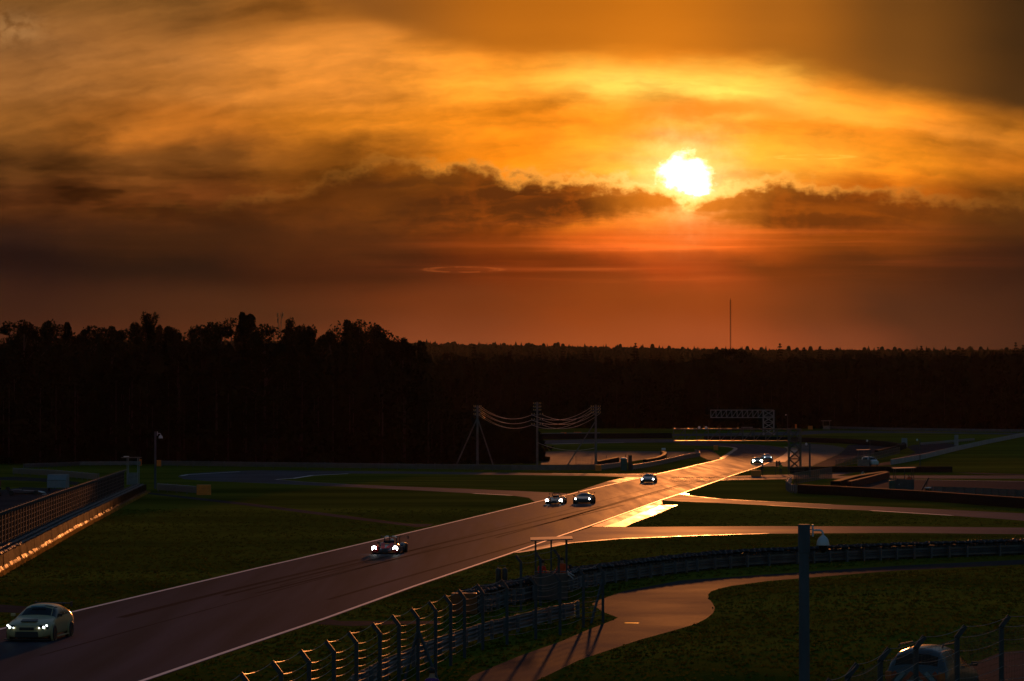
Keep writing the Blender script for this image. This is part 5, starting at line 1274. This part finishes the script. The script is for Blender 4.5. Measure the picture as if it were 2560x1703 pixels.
MB().lathe([(.1,-.6),(.75,-.55),(.8,0),(.75,.55),(.1,.6)], 18, (0,.4,1.5), 'Y').build('hood', mat('machine_red', (.22,.04,.025), .35), t, True); MB().box((0,.4,.75), (1.5,1.4,.6)).build('chassis', M_black, t, bevel=.05); MB().box((-.3,.6,2.3), (.9,1.0,.9), taper=.85).build('cab', M_glassd, t, bevel=.05)
for x in (-.6, .6):
    for y in (-.2, 1.0): wheel(t, x, y, .42, 1)
sheet('apron', [(-80,1240),(0,1226),(60,1218),(150,1222),(215,1212),(300,1207),(230,1240),(120,1262),(0,1290),(-80,1310)], M_asph3, 2, 'grey paved apron under the parked machines on the left', 'apron')
sheet('apron_road', [(-60,1196),(40,1192),(120,1197),(200,1206),(190,1213),(100,1204),(0,1200),(-60,1204)], M_asph3, 3, 'thin pale road behind the trailer on the left', 'road')
# little marshal shelters far off
for px, lab in (((1868,1093),'tiny far shelter with pale roof below the lattice gantry'),((2066,1074),'tiny far shelter at the foot of the right-hand wood')):
    p = G(*px); t = thing('shelter', lab, 'shelter', p)
    for x in (-1, 1): MB().box((x,0,1.3), (.12,.12,2.6)).build('post', M_conc, t)
    MB().box((0,.4,2.65), (3.0,1.8,.12)).build('roof', M_concw, t); MB().box((0,0,.6), (2,.08,1.1)).build('front_panel', M_wood, t)
# ------------------------------------------------------------------ tufts of longer grass near the camera
def on_road(x, y):
    for px in ROADS:
        c = False; j = len(px) - 1
        for i in range(len(px)):
            (xa, ya), (xb, yb) = px[i], px[j]
            if (ya > y) != (yb > y) and x < (xb-xa)*(y-ya)/(yb-ya)+xa: c = not c
            j = i
        if c: return True
    return False
BANK = bpy.data.objects['grass_bank']
from mathutils.bvhtree import BVHTree
bvh = BVHTree.FromObject(BANK, bpy.context.evaluated_depsgraph_get())
tf = MB(); random.seed(5)
for _ in range(30000):
    x = U2(-20, 2600); y = 1703 - 450 * R() ** .62 + 20
    if on_road(x, y) or on_road(x, y + 4) or on_road(x, y - 4): continue
    p = G(x, y); hit = bvh.ray_cast(Vector((p.x, p.y, 5)), Vector((0,0,-1)))[0]
    if hit and hit.z > 0: p.z = hit.z
    for k in range(3):
        h = U2(.03, .085) * (1.6 if R() < .05 else 1); w = U2(.03, .09); q = U2(0, 3.14); d = Vector((math.cos(q), math.sin(q), 0)) * w
        b = p + Vector((U2(-.15,.15), U2(-.15,.15), 0)); s_ = Vector((U2(-.06,.06), U2(-.06,.06), h))
        tf.add([b - d, b + d, b + d*.45 + s_, b - d*.6 + s_*.9], [(0,1,2,3)])
o = tf.build('grass_tufts', leafmat('tuft_grass', (.085,.088,.010), .2, .4)); tag(o, 'short uneven grass tufts over the near verges', 'grass', kind='stuff')
# ------------------------------------------------------------------ evening haze
hz = MB().box((0, 3200, 68), (13000, 8400, 140 + 2)).build('haze', bpy.data.materials.new('haze'))
hm = hz.data.materials[0]; hm.use_nodes = True; hm.node_tree.nodes.clear()
pv = hm.node_tree.nodes.new('ShaderNodeVolumePrincipled'); ho = hm.node_tree.nodes.new('ShaderNodeOutputMaterial')
pv.inputs['Color'].default_value = (.9, .8, .72, 1); pv.inputs['Density'].default_value = 0.42e-5; pv.inputs['Anisotropy'].default_value = .6
hm.node_tree.links.new(pv.outputs[0], ho.inputs['Volume']); hz['kind'] = 'stuff'; hz['label'] = 'warm evening haze in the air over the circuit'; hz['category'] = 'haze'
